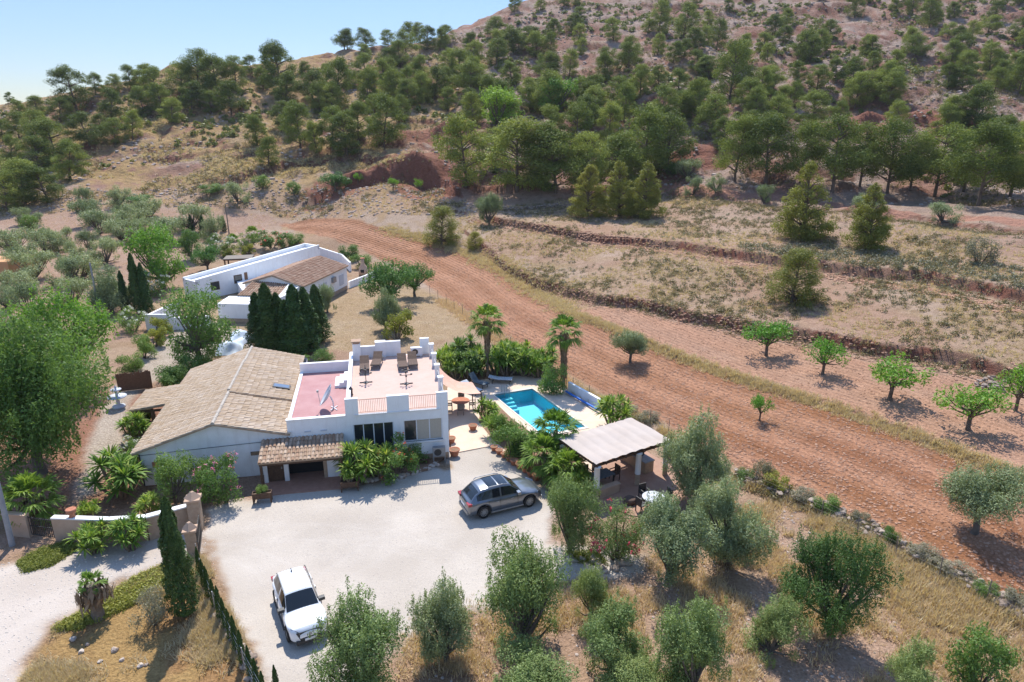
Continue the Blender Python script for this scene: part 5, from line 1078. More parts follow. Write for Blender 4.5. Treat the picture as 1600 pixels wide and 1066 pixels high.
q = MB(); prof = [(0, 0), (.35, .035), (.65, .12), (.86, .22)]; nd = uvec((-.84, .02, .50)); Zq = Vector(nd).to_track_quat('Z', 'Y').to_matrix()
tmp = MB(); tmp.lathe(prof + [(.88, .24), (.85, .205), (.64, .09), (.34, .0), (0, -.03)], 28); vv = np.concatenate(tmp.V) @ np.array(Zq).T + np.array((0, 0, 1.05)); q.add(vv, np.concatenate(tmp.F)); q.build('dish', M['fabric_white'], r, True)
q = MB(); q.tube([(.12, .05, 1.0), (.28, .1, .55), (.3, .1, 0)], .05, 8); q.bar((.1, -.3, .03), (.55, .45, .03), .06); q.bar((.55, -.3, .03), (.1, .45, .03), .06); q.build('mast', M['alu'], r)
tipq = np.array((0, 0, 1.05)) + nd * .85; q = MB(); q.tube([np.array((0, 0, 1.05)) + np.array(Zq) @ np.array((0, -.85, .2)), tipq], .02, 5); q.box(-.07, .07, -.07, .07, -.08, .08, org=tipq); q.build('feed_arm', M['metal_grey'], r)
# ------------------------------------------------------------------ in front of the house
def trough(px, py, label, rz=HA):
    r = thing('planter_trough', label, 'planter', P(px, py), rz, 'wooden planter troughs in front of the porch')
    q = MB(); q.box(-.6, .6, -.22, -.18, .32, .72); q.box(-.6, .6, .18, .22, .32, .72); q.box(-.6, -.56, -.18, .18, .32, .72); q.box(.56, .6, -.18, .18, .32, .72); q.box(-.56, .56, -.18, .18, .34, .62); q.build('box', M['wood'], r)
    for x in (-.55, .55):
        for y in (-.18, .18): q = MB(); q.box(x - .04, x + .04, y - .04, y + .04, 0, .32); q.build('leg', M['wood'], r)
    return r
trough(411, 784, 'dark wooden planter trough with legs left of the porch'); trough(547, 766, 'dark wooden planter trough with legs right of the porch')
for i, (px, py) in enumerate(((411, 776), (547, 758))):
    p = P(px, py + 8); rr = PR['yucca1'] if i else PR['shrub1']; plant('yucca1' if i else 'shrub1', 'potted_plant', (p[0], p[1], .6), .75 if not i else .62, ('low leafy plant growing in the left trough', 'small yucca growing in the right trough')[i], 'plant')
def stone_mesh(seed):
    rg_ = np.random.default_rng(seed); bm = bmesh.new(); bmesh.ops.create_icosphere(bm, subdivisions=2, radius=.5)
    for vtx in bm.verts:
        c = np.array(vtx.co); k = 1 + .28 * math.sin(c[0] * 7 + seed) * math.cos(c[1] * 6 - seed) + rg_.normal() * .06; vtx.co = Vector(c * k); vtx.co.z *= .62
    me = bpy.data.meshes.new('stone'); bm.to_mesh(me); bm.free(); a = me.attributes.new('rnd', 'FLOAT', 'POINT'); a.data.foreach_set('value', np.full(len(me.vertices), rg_.random(), np.float32)); me.materials.append(M['stone']); return me
ST_ = [stone_mesh(k) for k in range(5)]
def stones(pxs, n, size, label, group, jit=.12):
    q = np.array([P(*a)[:2] for a in pxs]); L = np.r_[0, np.cumsum(np.hypot(*np.diff(q, axis=0).T))]
    for i in range(n):
        t = L[-1] * (i + .5) / n; x = np.interp(t, L, q[:, 0]) + random.gauss(0, jit); y = np.interp(t, L, q[:, 1]) + random.gauss(0, jit); s = size * random.uniform(.6, 1.3)
        tag(link('border_stone', ST_[i % 5], None, (x, y, .08 * s), random.uniform(0, 6), (s * random.uniform(.9, 1.3), s, s)), label, 'stone', group)
stones(((572, 752), (600, 748), (640, 742), (668, 733), (690, 722)), 22, .42, 'pale stone edging the flower bed under the house windows', 'stones edging the window bed')
stones(((886, 868), (905, 876), (925, 872), (950, 892), (985, 882)), 16, .42, 'pale stone edging the bed below the red oleander', 'stones edging the oleander bed')
stones(((120, 985), (102, 1000), (220, 1040), (235, 1032), (205, 1052)), 8, .3, 'rough pale stone lying on the dry bank', 'stones on the dry bank', .3)
q = MB(); bedp = [P(*a)[:2] for a in ((540, 752), (600, 750), (668, 735), (693, 718), (700, 712), (640, 722), (545, 738))]; q.prism(bedp, -.1, .1); kind(q.build('flower_bed', M['soil']), 'structure')
def pot(loc, s, label, group=None, plant_=None):
    r = thing('terracotta_pot', label, 'pot', loc, 0, group, s); q = MB(); q.lathe([(0, .01), (.26, .01), (.30, .05), (.40, .46), (.45, .47), (.46, .56), (.40, .57), (.37, .50), (.0, .49)], 16); q.build('body', M['terracotta'], r, True)
    q = MB(); q.lathe([(.36, .505), (0, .52)], 14); q.build('soil', M['soil'], r); return r
rowp = np.array([P(*a)[:2] for a in ((772, 704), (790, 716), (806, 728), (822, 738), (838, 750))]); Lr = np.r_[0, np.cumsum(np.hypot(*np.diff(rowp, axis=0).T))]
for i in range(9):
    t = Lr[-1] * i / 8; pot((np.interp(t, Lr, rowp[:, 0]), np.interp(t, Lr, rowp[:, 1]), 0.0), .62 if i < 4 else .74, 'terracotta pot in the row edging the pool bed, %s counted from the grey car' % ORD[8 - i], 'terracotta pots edging the pool bed')
for px, py, s, lb in ((705, 692, .8, 'terracotta pot at the right corner of the house, upper one'), (710, 712, .95, 'terracotta pot at the right corner of the house, lower one'), (739, 672, .8, 'brown pot at the edge of the pool bed on the path')): pot(P(px, py, 0.01), s, lb)
r = thing('air_conditioner', 'grey air conditioning unit on the ground against the house front', 'air conditioner', wpt(20.25, -.45, .45), HA); q = MB(); q.box(-.45, .45, -.18, .18, .05, .75); q.box(-.45, -.38, -.18, .3, -.45, .05); q.box(.38, .45, -.18, .3, -.45, .05); q.build('case', M['metal_grey'], r); q = MB(); q.poly([(-.1 + .27 * math.cos(a), -.186, .4 + .27 * math.sin(a)) for a in an]); q.build('fan_grille', M['metal_dark'], r)
r = thing('garden_bench', 'low dark wooden bench against the house front', 'bench', wpt(18.8, -.6, 0), HA); q = MB(); q.box(-.7, .7, -.2, .2, .4, .46); q.build('seat', M['wood'], r)
for x in (-.6, .6): q = MB(); q.box(x - .04, x + .04, -.18, .18, 0, .4); q.build('leg', M['wood'], r)
# ------------------------------------------------------------------ pool and paving
def sheet(name, outer, holes, z, mat, thick=.12):
    bm = bmesh.new(); edges = []
    for lp in [outer] + holes:
        vs = [bm.verts.new((x, y, z)) for x, y in lp]; edges += [bm.edges.new((vs[i], vs[(i + 1) % len(vs)])) for i in range(len(vs))]
    bmesh.ops.triangle_fill(bm, edges=edges, use_beauty=True, normal=(0, 0, 1))
    r = bmesh.ops.extrude_face_region(bm, geom=bm.faces[:]); 
    for e in r['geom']:
        if isinstance(e, bmesh.types.BMVert): e.co.z -= thick
    bmesh.ops.recalc_face_normals(bm, faces=bm.faces); me = bpy.data.meshes.new(name); bm.to_mesh(me); bm.free(); me.materials.append(mat); return kind(link(name, me), 'structure')
def grow(poly, d):
    c = np.mean(poly, 0); return [tuple(np.array(p) + uvec(np.array(p) - c) * d) for p in poly]
deck = [P(*a)[:2] for a in ((699, 640), (699, 606), (735, 596), (800, 588), (860, 586), (893, 606), (945, 643), (985, 668), (1000, 690), (960, 735), (905, 760), (868, 735), (835, 748), (768, 697), (706, 709), (703, 680))]
sheet('pool_paving', deck, [grow(POOL, .35)], .03, M['deck'])
patio = [P(*a)[:2] for a in ((905, 772), (935, 722), (1000, 700), (1060, 735), (1085, 775), (1045, 812), (985, 806))]; sheet('patio_paving', patio, [], .036, M['brown_deck'])
sheet('bed_soil', [P(*a)[:2] for a in ((752, 632), (772, 628), (800, 655), (850, 692), (905, 700), (915, 730), (880, 762), (858, 752), (836, 740), (772, 690), (748, 660))], [], .05, M['soil'])
pool = thing('swimming_pool', 'long turquoise swimming pool with steps at its far left corner', 'swimming pool', (0, 0, 0))
q = MB(); go = grow(POOL, .38)
for i in range(4): j = (i + 1) % 4; q.add([(*go[i], .065), (*go[j], .065), (*POOL[j], .065), (*POOL[i], .065), (*go[i], -.1), (*go[j], -.1), (*POOL[j], -.1), (*POOL[i], -.1)], [(0, 1, 2, 3), (4, 5, 1, 0), (3, 2, 6, 7)])
q.build('coping', mk('pool_coping', (.66, .58, .48), (.60, .52, .43), 2, .8), pool)
M['poolside'] = mk('pool_mosaic', (.11, .50, .62), (.16, .57, .66), 9, .5)
q = MB(); zb = -1.2
for i in range(4): j = (i + 1) % 4; q.add([(*POOL[i], .06), (*POOL[j], .06), (*POOL[j], zb), (*POOL[i], zb)], [(0, 1, 2, 3)])
q.add([(*p, zb) for p in POOL], [(0, 1, 2, 3)]); q.build('basin', M['poolside'], pool)
tl, tr, br, bl = (np.array(p) for p in POOL); e1 = uvec(tr - tl); e2 = uvec(bl - tl)
q = MB()
for k in range(4): 
    a = tl + e2 * (.4 + k * .42); b = a + e1 * .0
    pts_ = [a, a + e1 * 1.5, a + e1 * 1.5 + e2 * .42, a + e2 * .42]; q.prism([tuple(p) for p in pts_], -1.18, -.28 - .2 * k)
q.build('pool_step', mk('pool_step_tile', (.12, .50, .58), (.16, .56, .62), 6, .5), pool)
m, n, out = new_mat('pool_water'); tr_ = n.nodes.new('ShaderNodeBsdfTransparent'); tr_.inputs[0].default_value = (.74, .96, .98, 1); gl = n.nodes.new('ShaderNodeBsdfGlossy'); gl.inputs['Roughness'].default_value = .04
fr = n.nodes.new('ShaderNodeFresnel'); fr.inputs[0].default_value = 1.2; mx = n.nodes.new('ShaderNodeMixShader'); n.links.new(fr.outputs[0], mx.inputs[0]); n.links.new(tr_.outputs[0], mx.inputs[1]); n.links.new(gl.outputs[0], mx.inputs[2])
nz = noise(n, 2.2, 3); bp = n.nodes.new('ShaderNodeBump'); bp.inputs['Strength'].default_value = .12; bp.inputs['Distance'].default_value = .03; n.links.new(nz.outputs[0], bp.inputs['Height']); n.links.new(bp.outputs[0], gl.inputs['Normal']); n.links.new(bp.outputs[0], fr.inputs['Normal']); n.links.new(mx.outputs[0], out.inputs[0])
q = MB(); q.add([(*p, -.10) for p in POOL[::-1]], [(0, 1, 2, 3)]); q.build('water', m, pool)
q = MB(); la = tl + e1 * .9 + e2 * .1
for k in (0, .5):
    b = np.array((*(la + e1 * k), .06)); q.tube([b - np.array((*e2, 0)) * .4, b + np.array((0, 0, .7)) - np.array((*e2, 0)) * .35, b + np.array((0, 0, .75)) + np.array((*e2, 0)) * .1, b + np.array((0, 0, -.5)) + np.array((*e2, 0)) * .25], .03, 6)
q.build('handrail', M['metal_grey'], pool)
# low white wall and rolled cover
wa = [P(887, 612)[:2], P(944, 645)[:2]]; dv = uvec(np.subtract(wa[1], wa[0])); nv = np.array((-dv[1], dv[0]))
q = MB(); q.prism([tuple(wa[0]), tuple(wa[1]), tuple(np.array(wa[1]) + nv * .25), tuple(np.array(wa[0]) + nv * .25)], 0, .95); tag(q.build('pool_wall', M['white']), 'low white wall along the field side of the pool terrace', 'wall')
a = np.array(wa[0]) - nv * .45 + dv * .4; b = np.array(wa[1]) - nv * .45 - dv * .3; q = MB(); q.tube([(*a, .25), (*((a + b) / 2), .24), (*b, .25)], .11, 10); r = tag(q.build('pool_cover', M['blue'], None, True), 'blue rolled pool cover lying along the low white wall', 'pool cover')
# poolside furniture
lounger(P(747, 603, .04), .9, 'slate lounger with raised back beside the shade sail', 'loungers at the far end of the pool', 'fabric_grey', back=.9).scale = (1.15,) * 3
lounger(P(783, 598, .04), 1.45, 'pale cushioned lounger in front of the yucca hedge', 'loungers at the far end of the pool', 'fabric_white', back=.2).scale = (1.15,) * 3
lounger(P(737, 613, .04), .8, 'pale lounger half under the edge of the shade sail', 'loungers at the far end of the pool', 'fabric_white', back=.5).scale = (1.15,) * 3
def chair(loc, rz, label, group, mat='wicker', s=1.12):
    r = thing('garden_chair', label, 'chair', loc, rz, group, s); q = MB(); q.box(-.25, .25, -.25, .25, .42, .48); q.build('seat', M[mat], r)
    q = MB(); q.box(-.25, .25, .21, .26, .48, .95); q.build('backrest', M[mat], r)
    for x in (-.22, .22):
        for y in (-.22, .22): l = MB(); l.box(x - .025, x + .025, y - .025, y + .025, 0, .42); l.build('leg', M[mat], r)
        l = MB(); l.box(x - .03, x + .03, -.22, .22, .64, .68); l.box(x - .02, x + .02, -.22, -.18, .48, .64); l.build('armrest', M[mat], r)
    return r
def rtable(loc, rad, top, label, legmat='metal_dark', h=.75):
    r = thing('round_table', label, 'table', loc, 0, None); q = MB(); q.lathe([(0, h - .04), (rad, h - .04), (rad + .01, h - .01), (rad, h), (0, h)], 28); q.build('tabletop', M[top], r); q = MB(); q.lathe([(.25, 0), (.27, .03), (.06, .08), (.05, h - .05), (.2, h - .04)], 12); q.build('pedestal', M[legmat], r); return r
tc = np.array(P(720, 640, .04)); rtable(tuple(tc), .78, 'terracotta', 'round terracotta-coloured table on the paving beside the house', 'wicker', .85)
for i, (a, lb) in enumerate(((-1.5, 'chair in front of the round terracotta table by the house'), (1.6, 'chair behind the round terracotta table by the house'), (.1, 'chair right of the round terracotta table by the house'), (3.2, 'chair left of the round terracotta table by the house'))):
    chair((tc[0] + 1.0 * math.cos(a), tc[1] + 1.0 * math.sin(a), .04), a - math.pi / 2, lb, 'chairs at the terracotta table', 'wood_grey')
# shade sail between the house and the loungers
sl = thing('shade_sail', 'faded pink shade sail stretched from the house wall to the pool loungers', 'shade sail', wpt(21.1, 8, 0), HA)
c00, c01, c10, c11 = (np.array(p) for p in ((.0, -1.4, 3.5), (.0, 2.6, 3.7), (3.4, -1.3, 2.2), (3.0, 1.2, 2.3))); gv = []; k = 14
for i in range(k + 1):
    for j in range(k + 1):
        a, b = i / k, j / k; p = (c00 * (1 - a) + c10 * a) * (1 - b) + (c01 * (1 - a) + c11 * a) * b; p = p + np.array((0, (b - .5) * -1.2 * math.sin(math.pi * a) * .5, -.55 * math.sin(math.pi * a) - .12 * math.sin(math.pi * b))); gv.append(p)
q = MB(); q.add(gv, [(i * (k + 1) + j, (i + 1) * (k + 1) + j, (i + 1) * (k + 1) + j + 1, i * (k + 1) + j + 1) for i in range(k) for j in range(k)]); q.build('canvas', M['fabric_pink'], sl, True)
for p in (c10, c11): q = MB(); q.tube([(p[0], p[1], 0), (p[0], p[1], p[2] + .1)], .05, 8); q.build('pole', M['wood'], sl)
# ------------------------------------------------------------------ pergola
PO = np.array((5.4, 39.6)); PA = math.atan2(.53, .85); pg = thing('pergola', 'patio pergola with pale mauve canvas roof on white round columns', 'pergola', (PO[0], PO[1], 0), PA); PL, PD = 6.7, 4.2
gv = []; nx, ny = 64, 10
for i in range(nx + 1):
    for j in range(ny + 1): a, b = i / nx, j / ny; gv.append((a * PL, b * PD - .1, 2.76 + .10 * b + .06 * abs(math.sin(math.pi * a * 8)) + .03 * math.sin(b * 9 + a * 3)))
q = MB(); q.add(gv, [(i * (ny + 1) + j, (i + 1) * (ny + 1) + j, (i + 1) * (ny + 1) + j + 1, i * (ny + 1) + j + 1) for i in range(nx) for j in range(ny)]); q.build('canopy', M['fabric_pale'], pg, True)
for k in range(9): q = MB(); x = k * PL / 8; x = min(max(x, .06), PL - .06); q.bar((x, -.15, 2.6), (x, PD, 2.7), .09, .11); q.build('rafter', M['wood'], pg)
for y in (.15, PD - .2): q = MB(); q.bar((-.1, y, 2.5), (PL + .1, y, 2.5), .14); q.build('beam', M['wood'], pg)
for x, y in ((.3, .15), (3.9, .15), (6.5, .15), (.3, PD - .2), (3.4, PD - .2), (6.5, PD - .2)):
    q = MB(); q.lathe([(.24, .0), (.24, .8), (.26, .82)], 4); q.build('brick_base', M['stone_wall'], pg).location = (x, y, .03)
    q = MB(); q.lathe([(.2, .82), (.19, 2.3), (.25, 2.34), (.25, 2.42), (0, 2.42)], 18); q.build('column', M['white'], pg, True).location = (x, y, .03)
q = MB(); q.box(.5, 2.2, .0, .35, .03, .62); q.box(.45, 2.25, -.05, .4, .62, .7); q.build('low_wall', M['ochre'], pg)
def ppt(x, y, z=.04): c, s = math.cos(PA), math.sin(PA); return (PO[0] + c * x - s * y, PO[1] + s * x + c * y, z)
r = thing('patio_table', 'long slate-topped table under the pergola canvas', 'table', ppt(1.7, 1.5), PA); q = MB(); q.box(-.95, .95, -.5, .5, .72, .77); q.build('tabletop', M['fabric_grey'], r)
for x in (-.85, .85):
    for y in (-.42, .42): q = MB(); q.box(x - .04, x + .04, y - .04, y + .04, 0, .72); q.build('leg', M['metal_dark'], r)
for x, y, a, lb in ((1.3, 2.4, 0, 'wicker chair behind the long pergola table, left'), (2.2, 2.4, 0, 'wicker chair behind the long pergola table, right'), (3.0, 1.5, -1.57, 'wicker chair at the right head of the long pergola table')): chair(ppt(x, y), PA + a, lb, 'chairs at the pergola table', 'wicker')
r = thing('outdoor_kitchen', 'brick outdoor kitchen counter at the right end of the pergola', 'counter', ppt(5.7, 2.3), PA); q = MB(); q.box(-.4, .4, -1.4, 1.4, 0, .85); q.build('counter', M['stone_wall'], r); q = MB(); q.box(-.45, .45, -1.45, 1.45, .85, .92); q.build('worktop', M['concrete'], r); q = MB(); q.box(-.3, .3, -.5, .5, .92, 1.25); q.build('grill', M['metal_dark'], r)
tc = np.array(P(1020, 792, .04)); rtable(tuple(tc), .72, 'fabric_white', 'round white-topped table on the patio in front of the pergola', 'metal_dark')
for a, lb in ((-2.6, 'dark chair left of the round white patio table'), (-1.2, 'dark chair in front of the round white patio table'), (.4, 'dark chair right of the round white patio table'), (2.0, 'dark chair behind the round white patio table')): chair((tc[0] + 1.0 * math.cos(a), tc[1] + 1.0 * math.sin(a), .04), a - math.pi / 2, lb, 'chairs at the round patio table', 'metal_dark')
r = thing('footstool', 'low round dark stool on the brown patio tiles', 'stool', P(984, 786, .04)); q = MB(); q.lathe([(0, .0), (.36, .0), (.40, .1), (.40, .3), (.34, .38), (0, .4)], 18); q.build('cushion', M['wicker'], r, True)
# ------------------------------------------------------------------ garden wall, gates, poles
gw = thing('garden_wall', 'ochre plastered garden wall with pale coping beside the track', 'wall', (0, 0, 0))
def wallseg(parent, name, a, b, h, th, mat, cop=None):
    a = np.array(a[:2]); b = np.array(b[:2]); d = uvec(b - a); nn = np.array((-d[1], d[0])) * th / 2
    q = MB(); q.prism([tuple(a - nn), tuple(b - nn), tuple(b + nn), tuple(a + nn)], -.15, h); o = q.build(name, M[mat], parent)
    if cop: q = MB(); nn = nn * 1.25; q.prism([tuple(a - nn), tuple(b - nn), tuple(b + nn), tuple(a + nn)], h, h + .08); q.build('coping', M[cop], o)
    return o
wallseg(gw, 'wall_panel', P(14, 835), P(50, 838), 1.45, .3, 'ochre', 'ochre'); wallseg(gw, 'wall_panel', P(90, 843), P(176, 846), 1.5, .3, 'ochre', 'white_old'); wallseg(gw, 'wall_panel', P(176, 846), P(234, 842), 1.5, .3, 'ochre', 'white_old'); wallseg(gw, 'rubble_panel', P(234, 842), P(298, 824), 1.5, .35, 'stone_wall', 'white_old')
def pier(px, py, w_, h, lb, mat='stone_wall'):
    r = thing('gate_pier', lb, 'gate pier', P(px, py), .25, 'piers of the yard gate'); q = MB(); q.box(-w_, w_, -w_, w_, -.1, h); q.build('shaft', M[mat], r)
    q = MB(); q.box(-w_ - .1, w_ + .1, -w_ - .1, w_ + .1, h, h + .13); q.lathe([((w_ + .06) * 1.3, h + .13), (.12, h + .52), (0, h + .56)], 4); q.build('cap', M['ochre'], r)
pier(309, 826, .34, 2.05, 'tall stone gate pier with pointed cap at the end of the garden wall'); pier(303, 866, .27, 1.6, 'shorter gate pier behind the tall slim cypress')
r = thing('iron_gate', 'dark iron gate leaf standing open at the yard entrance', 'gate', P(312, 868), 0); q = MB(); pa = np.array((0, 0)); pb = np.subtract(P(316, 834)[:2], P(312, 868)[:2]) * .9
for z in (.15, .8, 1.45): q.bar((*pa, z), (*pb, z), .05)
for k in range(12): c = pa + (pb - pa) * k / 11; q.bar((*c, .12), (*c, 1.5), .03)
q.build('bars', M['metal_dark'], r)
r = thing('iron_gate', 'black iron gate in the gap of the garden wall under the low palm', 'gate', P(51, 838), 0); q = MB(); pb = np.subtract(P(89, 843)[:2], P(51, 838)[:2])
for z in (.15, .75, 1.3): q.bar((0, 0, z), (*pb, z), .05)
for k in range(14): c = pb * k / 13; q.bar((*c, .12), (*c, 1.4), .03)
q.build('bars', M['metal_dark'], r)
r = thing('stone_urn', 'terracotta urn standing on top of the garden wall', 'urn', (*P(121, 843)[:2], 1.58), 0); q = MB(); q.lathe([(0, 0), (.2, 0), (.12, .1), (.26, .3), (.3, .5), (.22, .52), (0, .45)], 14); q.build('body', M['terracotta'], r, True)
def pole(px, py, h, rad, lb, mat, tilt=(0, 0)):
    r = thing('utility_pole', lb, 'utility pole', P(px, py) if py > 420 else at(px, py)); q = MB(); q.tube([(0, 0, -.3), (tilt[0] * h, tilt[1] * h, h)], [rad, rad * .62], 10); q.build('shaft', M[mat], r); return r
pole(19, 852, 8.5, .17, 'grey concrete utility pole at the left edge beside the garden wall', 'concrete', (.02, 0)); r = pole(156, 492, 6.8, .15, 'grey utility pole among the olive trees behind the pepper tree', 'concrete')
r = pole(358, 366, 6.2, .13, 'thin grey utility pole beyond the far villa', 'wood_grey')
# wire fences: posts and three wires
def fence(name, pxs, n, h, lb, mat='metal_grey', ter=True):
    q = np.array([(at(*a) if ter else P(*a))[:2] for a in pxs]); L = np.r_[0, np.cumsum(np.hypot(*np.diff(q, axis=0).T))]; t = np.linspace(0, L[-1], n); X = np.interp(t, L, q[:, 0]); Y = np.interp(t, L, q[:, 1]); Z = H(X, Y)
    r = thing(name, lb, 'fence', (X[0], Y[0], Z[0])); o = np.array((X[0], Y[0], Z[0])); pts_ = np.c_[X, Y, Z] - o
    for p in pts_: b = MB(); b.tube([p - (0, 0, .2), p + (random.gauss(0, .03), random.gauss(0, .03), h)], .028, 5); b.build('post', M[mat], r)
    for k in range(4): b = MB(); b.tube(pts_ + (0, 0, h * (.2 + .25 * k)), .007, 3, False); b.build('wire', M[mat], r)
    return r
fence('wire_fence', ((895, 612), (945, 636), (1000, 655), (1060, 692), (1130, 745), (1230, 788), (1300, 822), (1400, 872), (1500, 920), (1620, 985)), 17, 1.4, 'wire fence with thin posts between the garden and the ploughed field', 'wood_grey')
fence('wire_fence', ((672, 462), (700, 478), (745, 508), (800, 548), (885, 606)), 14, 1.5, 'wire fence from the carob trees to the tall palms along the field', 'wood_grey')
fence('wire_fence', ((310, 880), (322, 925), (340, 962), (368, 1020), (398, 1078), (420, 1120)), 9, 1.3, 'wire fence behind the row of small clipped cypresses', 'metal_grey', False)
# dry-stone wall beside the field
def drywall(name, pxs, n, wdt, hgt, lb, cat='wall', seed=4):
    rg_ = np.random.default_rng(seed); q = np.array([at(*a)[:2] for a in pxs]); L = np.r_[0, np.cumsum(np.hypot(*np.diff(q, axis=0).T))]; t = rg_.random(n) * L[-1]; X = np.interp(t, L, q[:, 0]) + rg_.normal(size=n) * wdt; Y = np.interp(t, L, q[:, 1]) + rg_.normal(size=n) * wdt; Z = H(X, Y) + rg_.random(n) ** 1.5 * hgt * np.exp(-0)
    bs = []
    for me in ST_: V = np.array([tuple(v.co) for v in me.vertices]); F = np.array([tuple(p.vertices) for p in me.polygons]); bs.append((V, F))
    m = MB()
    for i in range(n):
        V, F = bs[i % 5]; s = rg_.uniform(.18, .42); R_ = rotz(rg_.random() * 6.28); m.add((V * (s * rg_.uniform(.9, 1.5), s, s)) @ R_.T + (X[i], Y[i], Z[i] + .03), F, rg_.random())
    return tag(m.build(name, M['wallstone']), lb, cat)
drywall('dry_stone_wall', ((1150, 745), (1230, 775), (1300, 802), (1400, 852), (1480, 898), (1560, 940), (1640, 985)), 480, .26, .38, 'tumbled dry-stone wall along the lower edge of the ploughed field')
drywall('stone_retaining_wall', ((790, 330), (815, 328), (850, 326), (880, 324)), 160, .5, .8, 'pale stone retaining wall under the tall pine clump', seed=5)
drywall('stone_heap', ((1535, 606), (1552, 600), (1560, 612)), 90, .32, .5, 'small heap of pale stones at the right end of the almond strip', 'stones', 6)
drywall('stone_kerb', ((345, 965), (365, 1000), (390, 1040), (410, 1080)), 90, .12, .25, 'rough stone kerb below the small clipped cypresses', 'kerb', 7)
# ------------------------------------------------------------------ the far villa
vl = thing('far_villa', 'low white villa with tiled wings and a long parapet wall behind the cypress row', 'house', (0, 0, 0))
W0 = np.array((-43.5, 92.0)); W1 = np.array((-30.9, 108.8)); e = uvec(W1 - W0); q_ = np.array((e[1], -e[0]))
b0 = W0 - q_ * 3.6; b1 = W1 - q_ * 3.6
m_ = MB(); m_.prism([tuple(W0), tuple(W1), tuple(b1), tuple(b0)], 0, [2.3, 4.2, 4.2, 2.3])
def par(a, b, z0a, z0b, h, th=.3): d = uvec(np.subtract(b, a)); nn = np.array((-d[1], d[0])) * th; m_.prism([tuple(a), tuple(b), tuple(b + nn), tuple(a + nn)], [z0a, z0b, z0b, z0a], [z0a + h, z0b + h, z0b + h, z0a + h])
par(W0, W1, 2.3, 4.2, .65); par(W1, b1, 4.2, 4.2, .55); par(b1, b0, 4.2, 2.3, .55); par(b0, W0, 2.3, 2.3, .35)
m_.build('main_wall', M['white'], vl)
# tiled wing
R0 = np.array((-31.2, 86.8)); R1 = np.array((-28.4, 100.2)); we = uvec(R1 - R0); wq = np.array((we[1], -we[0])); E0 = R0 + wq * 4.35; E1 = R1 + wq * 4.35; F0 = R0 - wq * 4.35; F1 = R1 - wq * 4.35
i0 = R0 + wq * 4.1 + we * .2; i1 = R1 + wq * 4.1 - we * .2; j0 = R0 - wq * 4.1 + we * .2; j1 = R1 - wq * 4.1 - we * .2; r0 = R0 + we * .2; r1 = R1 - we * .2
m_ = MB(); v = [(*p, z) for p, z in ((i0, 0), (i0, 3.36), (r0, 4.55), (j0, 3.36), (j0, 0), (i1, 0), (i1, 3.36), (r1, 4.55), (j1, 3.36), (j1, 0))]; m_.add(v, [(0, 5, 6, 1), (3, 8, 9, 4)]); m_.ng = [[0, 1, 2, 3, 4], [9, 8, 7, 6, 5]]; m_.build('wing_wall', M['white'], vl)
rt = MB(); pn = MB(); tile_roof(rt, pn, (*R0, 4.72), (*R1, 4.72), (*E0, 3.42), (*E1, 3.42), .3, .5, .12); tile_roof(rt, pn, (*R1, 4.72), (*R0, 4.72), (*F1, 3.42), (*F0, 3.42), .3, .5, .12)
o = rt.build('wing_roof', M['tile_red'], vl); pn.build('roof_slab', M['tile_pan'], o)
m_ = MB(); m_.prism([tuple(j0), tuple(j1), tuple(W1 - e * 2), tuple(W0 + e * 6)], 0, 1.6); m_.build('link_block', M['white'], vl)
# windows on the eave wall of the wing and the stone plinth
def facebox(mb, o, d, a0, a1, z0, z1, out, th=.04): n2 = np.array((d[1], -d[0])); p = [o + d * a0 + n2 * out, o + d * a1 + n2 * out, o + d * a1 - n2 * th, o + d * a0 - n2 * th]; mb.prism([tuple(x) for x in p], z0, z1)
for a in (5.2, 10.6):
    q = MB(); facebox(q, i0, we, a, a + 1.5, 1.0, 2.5, .04); o = q.build('shutter', M['fabric_white'], vl)
q = MB(); facebox(q, i0, we, 8.2, 9.1, 2.0, 2.75, .35); q.build('wall_unit', M['metal_grey'], vl)
q = MB(); facebox(q, i0, we, 0, 13.0, 0, .55, .05); q.build('plinth', M['stone_wall'], vl)
for a, b in ((2.0, 3.3), (5.6, 6.9)):
    q = MB(); facebox(q, W0, e, a, b, .8 + a * .1, 2.0 + a * .1, .03); o = q.build('window', M['wood'], vl); q = MB(); facebox(q, W0, e, a + .12, b - .12, .92 + a * .1, 1.88 + a * .1, .05); q.build('pane', M['glass'], o)
q = MB(); facebox(q, W0, e, 7.3, 7.8, 1.2, 2.7, .05); q.build('shutter', M['wood_brown'], vl)
# small tiled wing and the low white front
s00, s01, s10, s11 = (-33.9, 87.7, 3.85), (-28.7, 87.4, 3.85), (-34.9, 84.3, 2.75), (-28.9, 83.6, 2.75)
rt = MB(); pn = MB(); tile_roof(rt, pn, s00, s01, s10, s11, .3, .5, .12); o = rt.build('small_roof', M['tile_red'], vl); pn.build('roof_slab', M['tile_pan'], o)
m_ = MB(); m_.prism([(-34.7, 84.5), (-29.0, 83.9), (-28.9, 87.3), (-33.7, 87.6)], 0, [2.6, 2.6, 3.6, 3.6]); m_.prism([(-36.4, 81.6), (-28.9, 80.9), (-28.9, 83.9), (-36.0, 84.4)], 0, [2.35, 2.35, 2.6, 2.6]); m_.build('front_wall', M['white'], vl)
q = MB(); q.prism([(-28.95, 80.9), (-27.6, 83.0), (-27.4, 88.0), (-28.9, 88.2)], 0, [3.0, 3.4, 3.5, 4.0]); q.build('side_wall', M['white'], vl)
q = MB(); q.prism([(-36.5, 81.5), (-28.9, 80.8), (-28.9, 80.9), (-36.4, 81.6)], 0, .5); q.build('plinth', M['stone_wall'], vl)
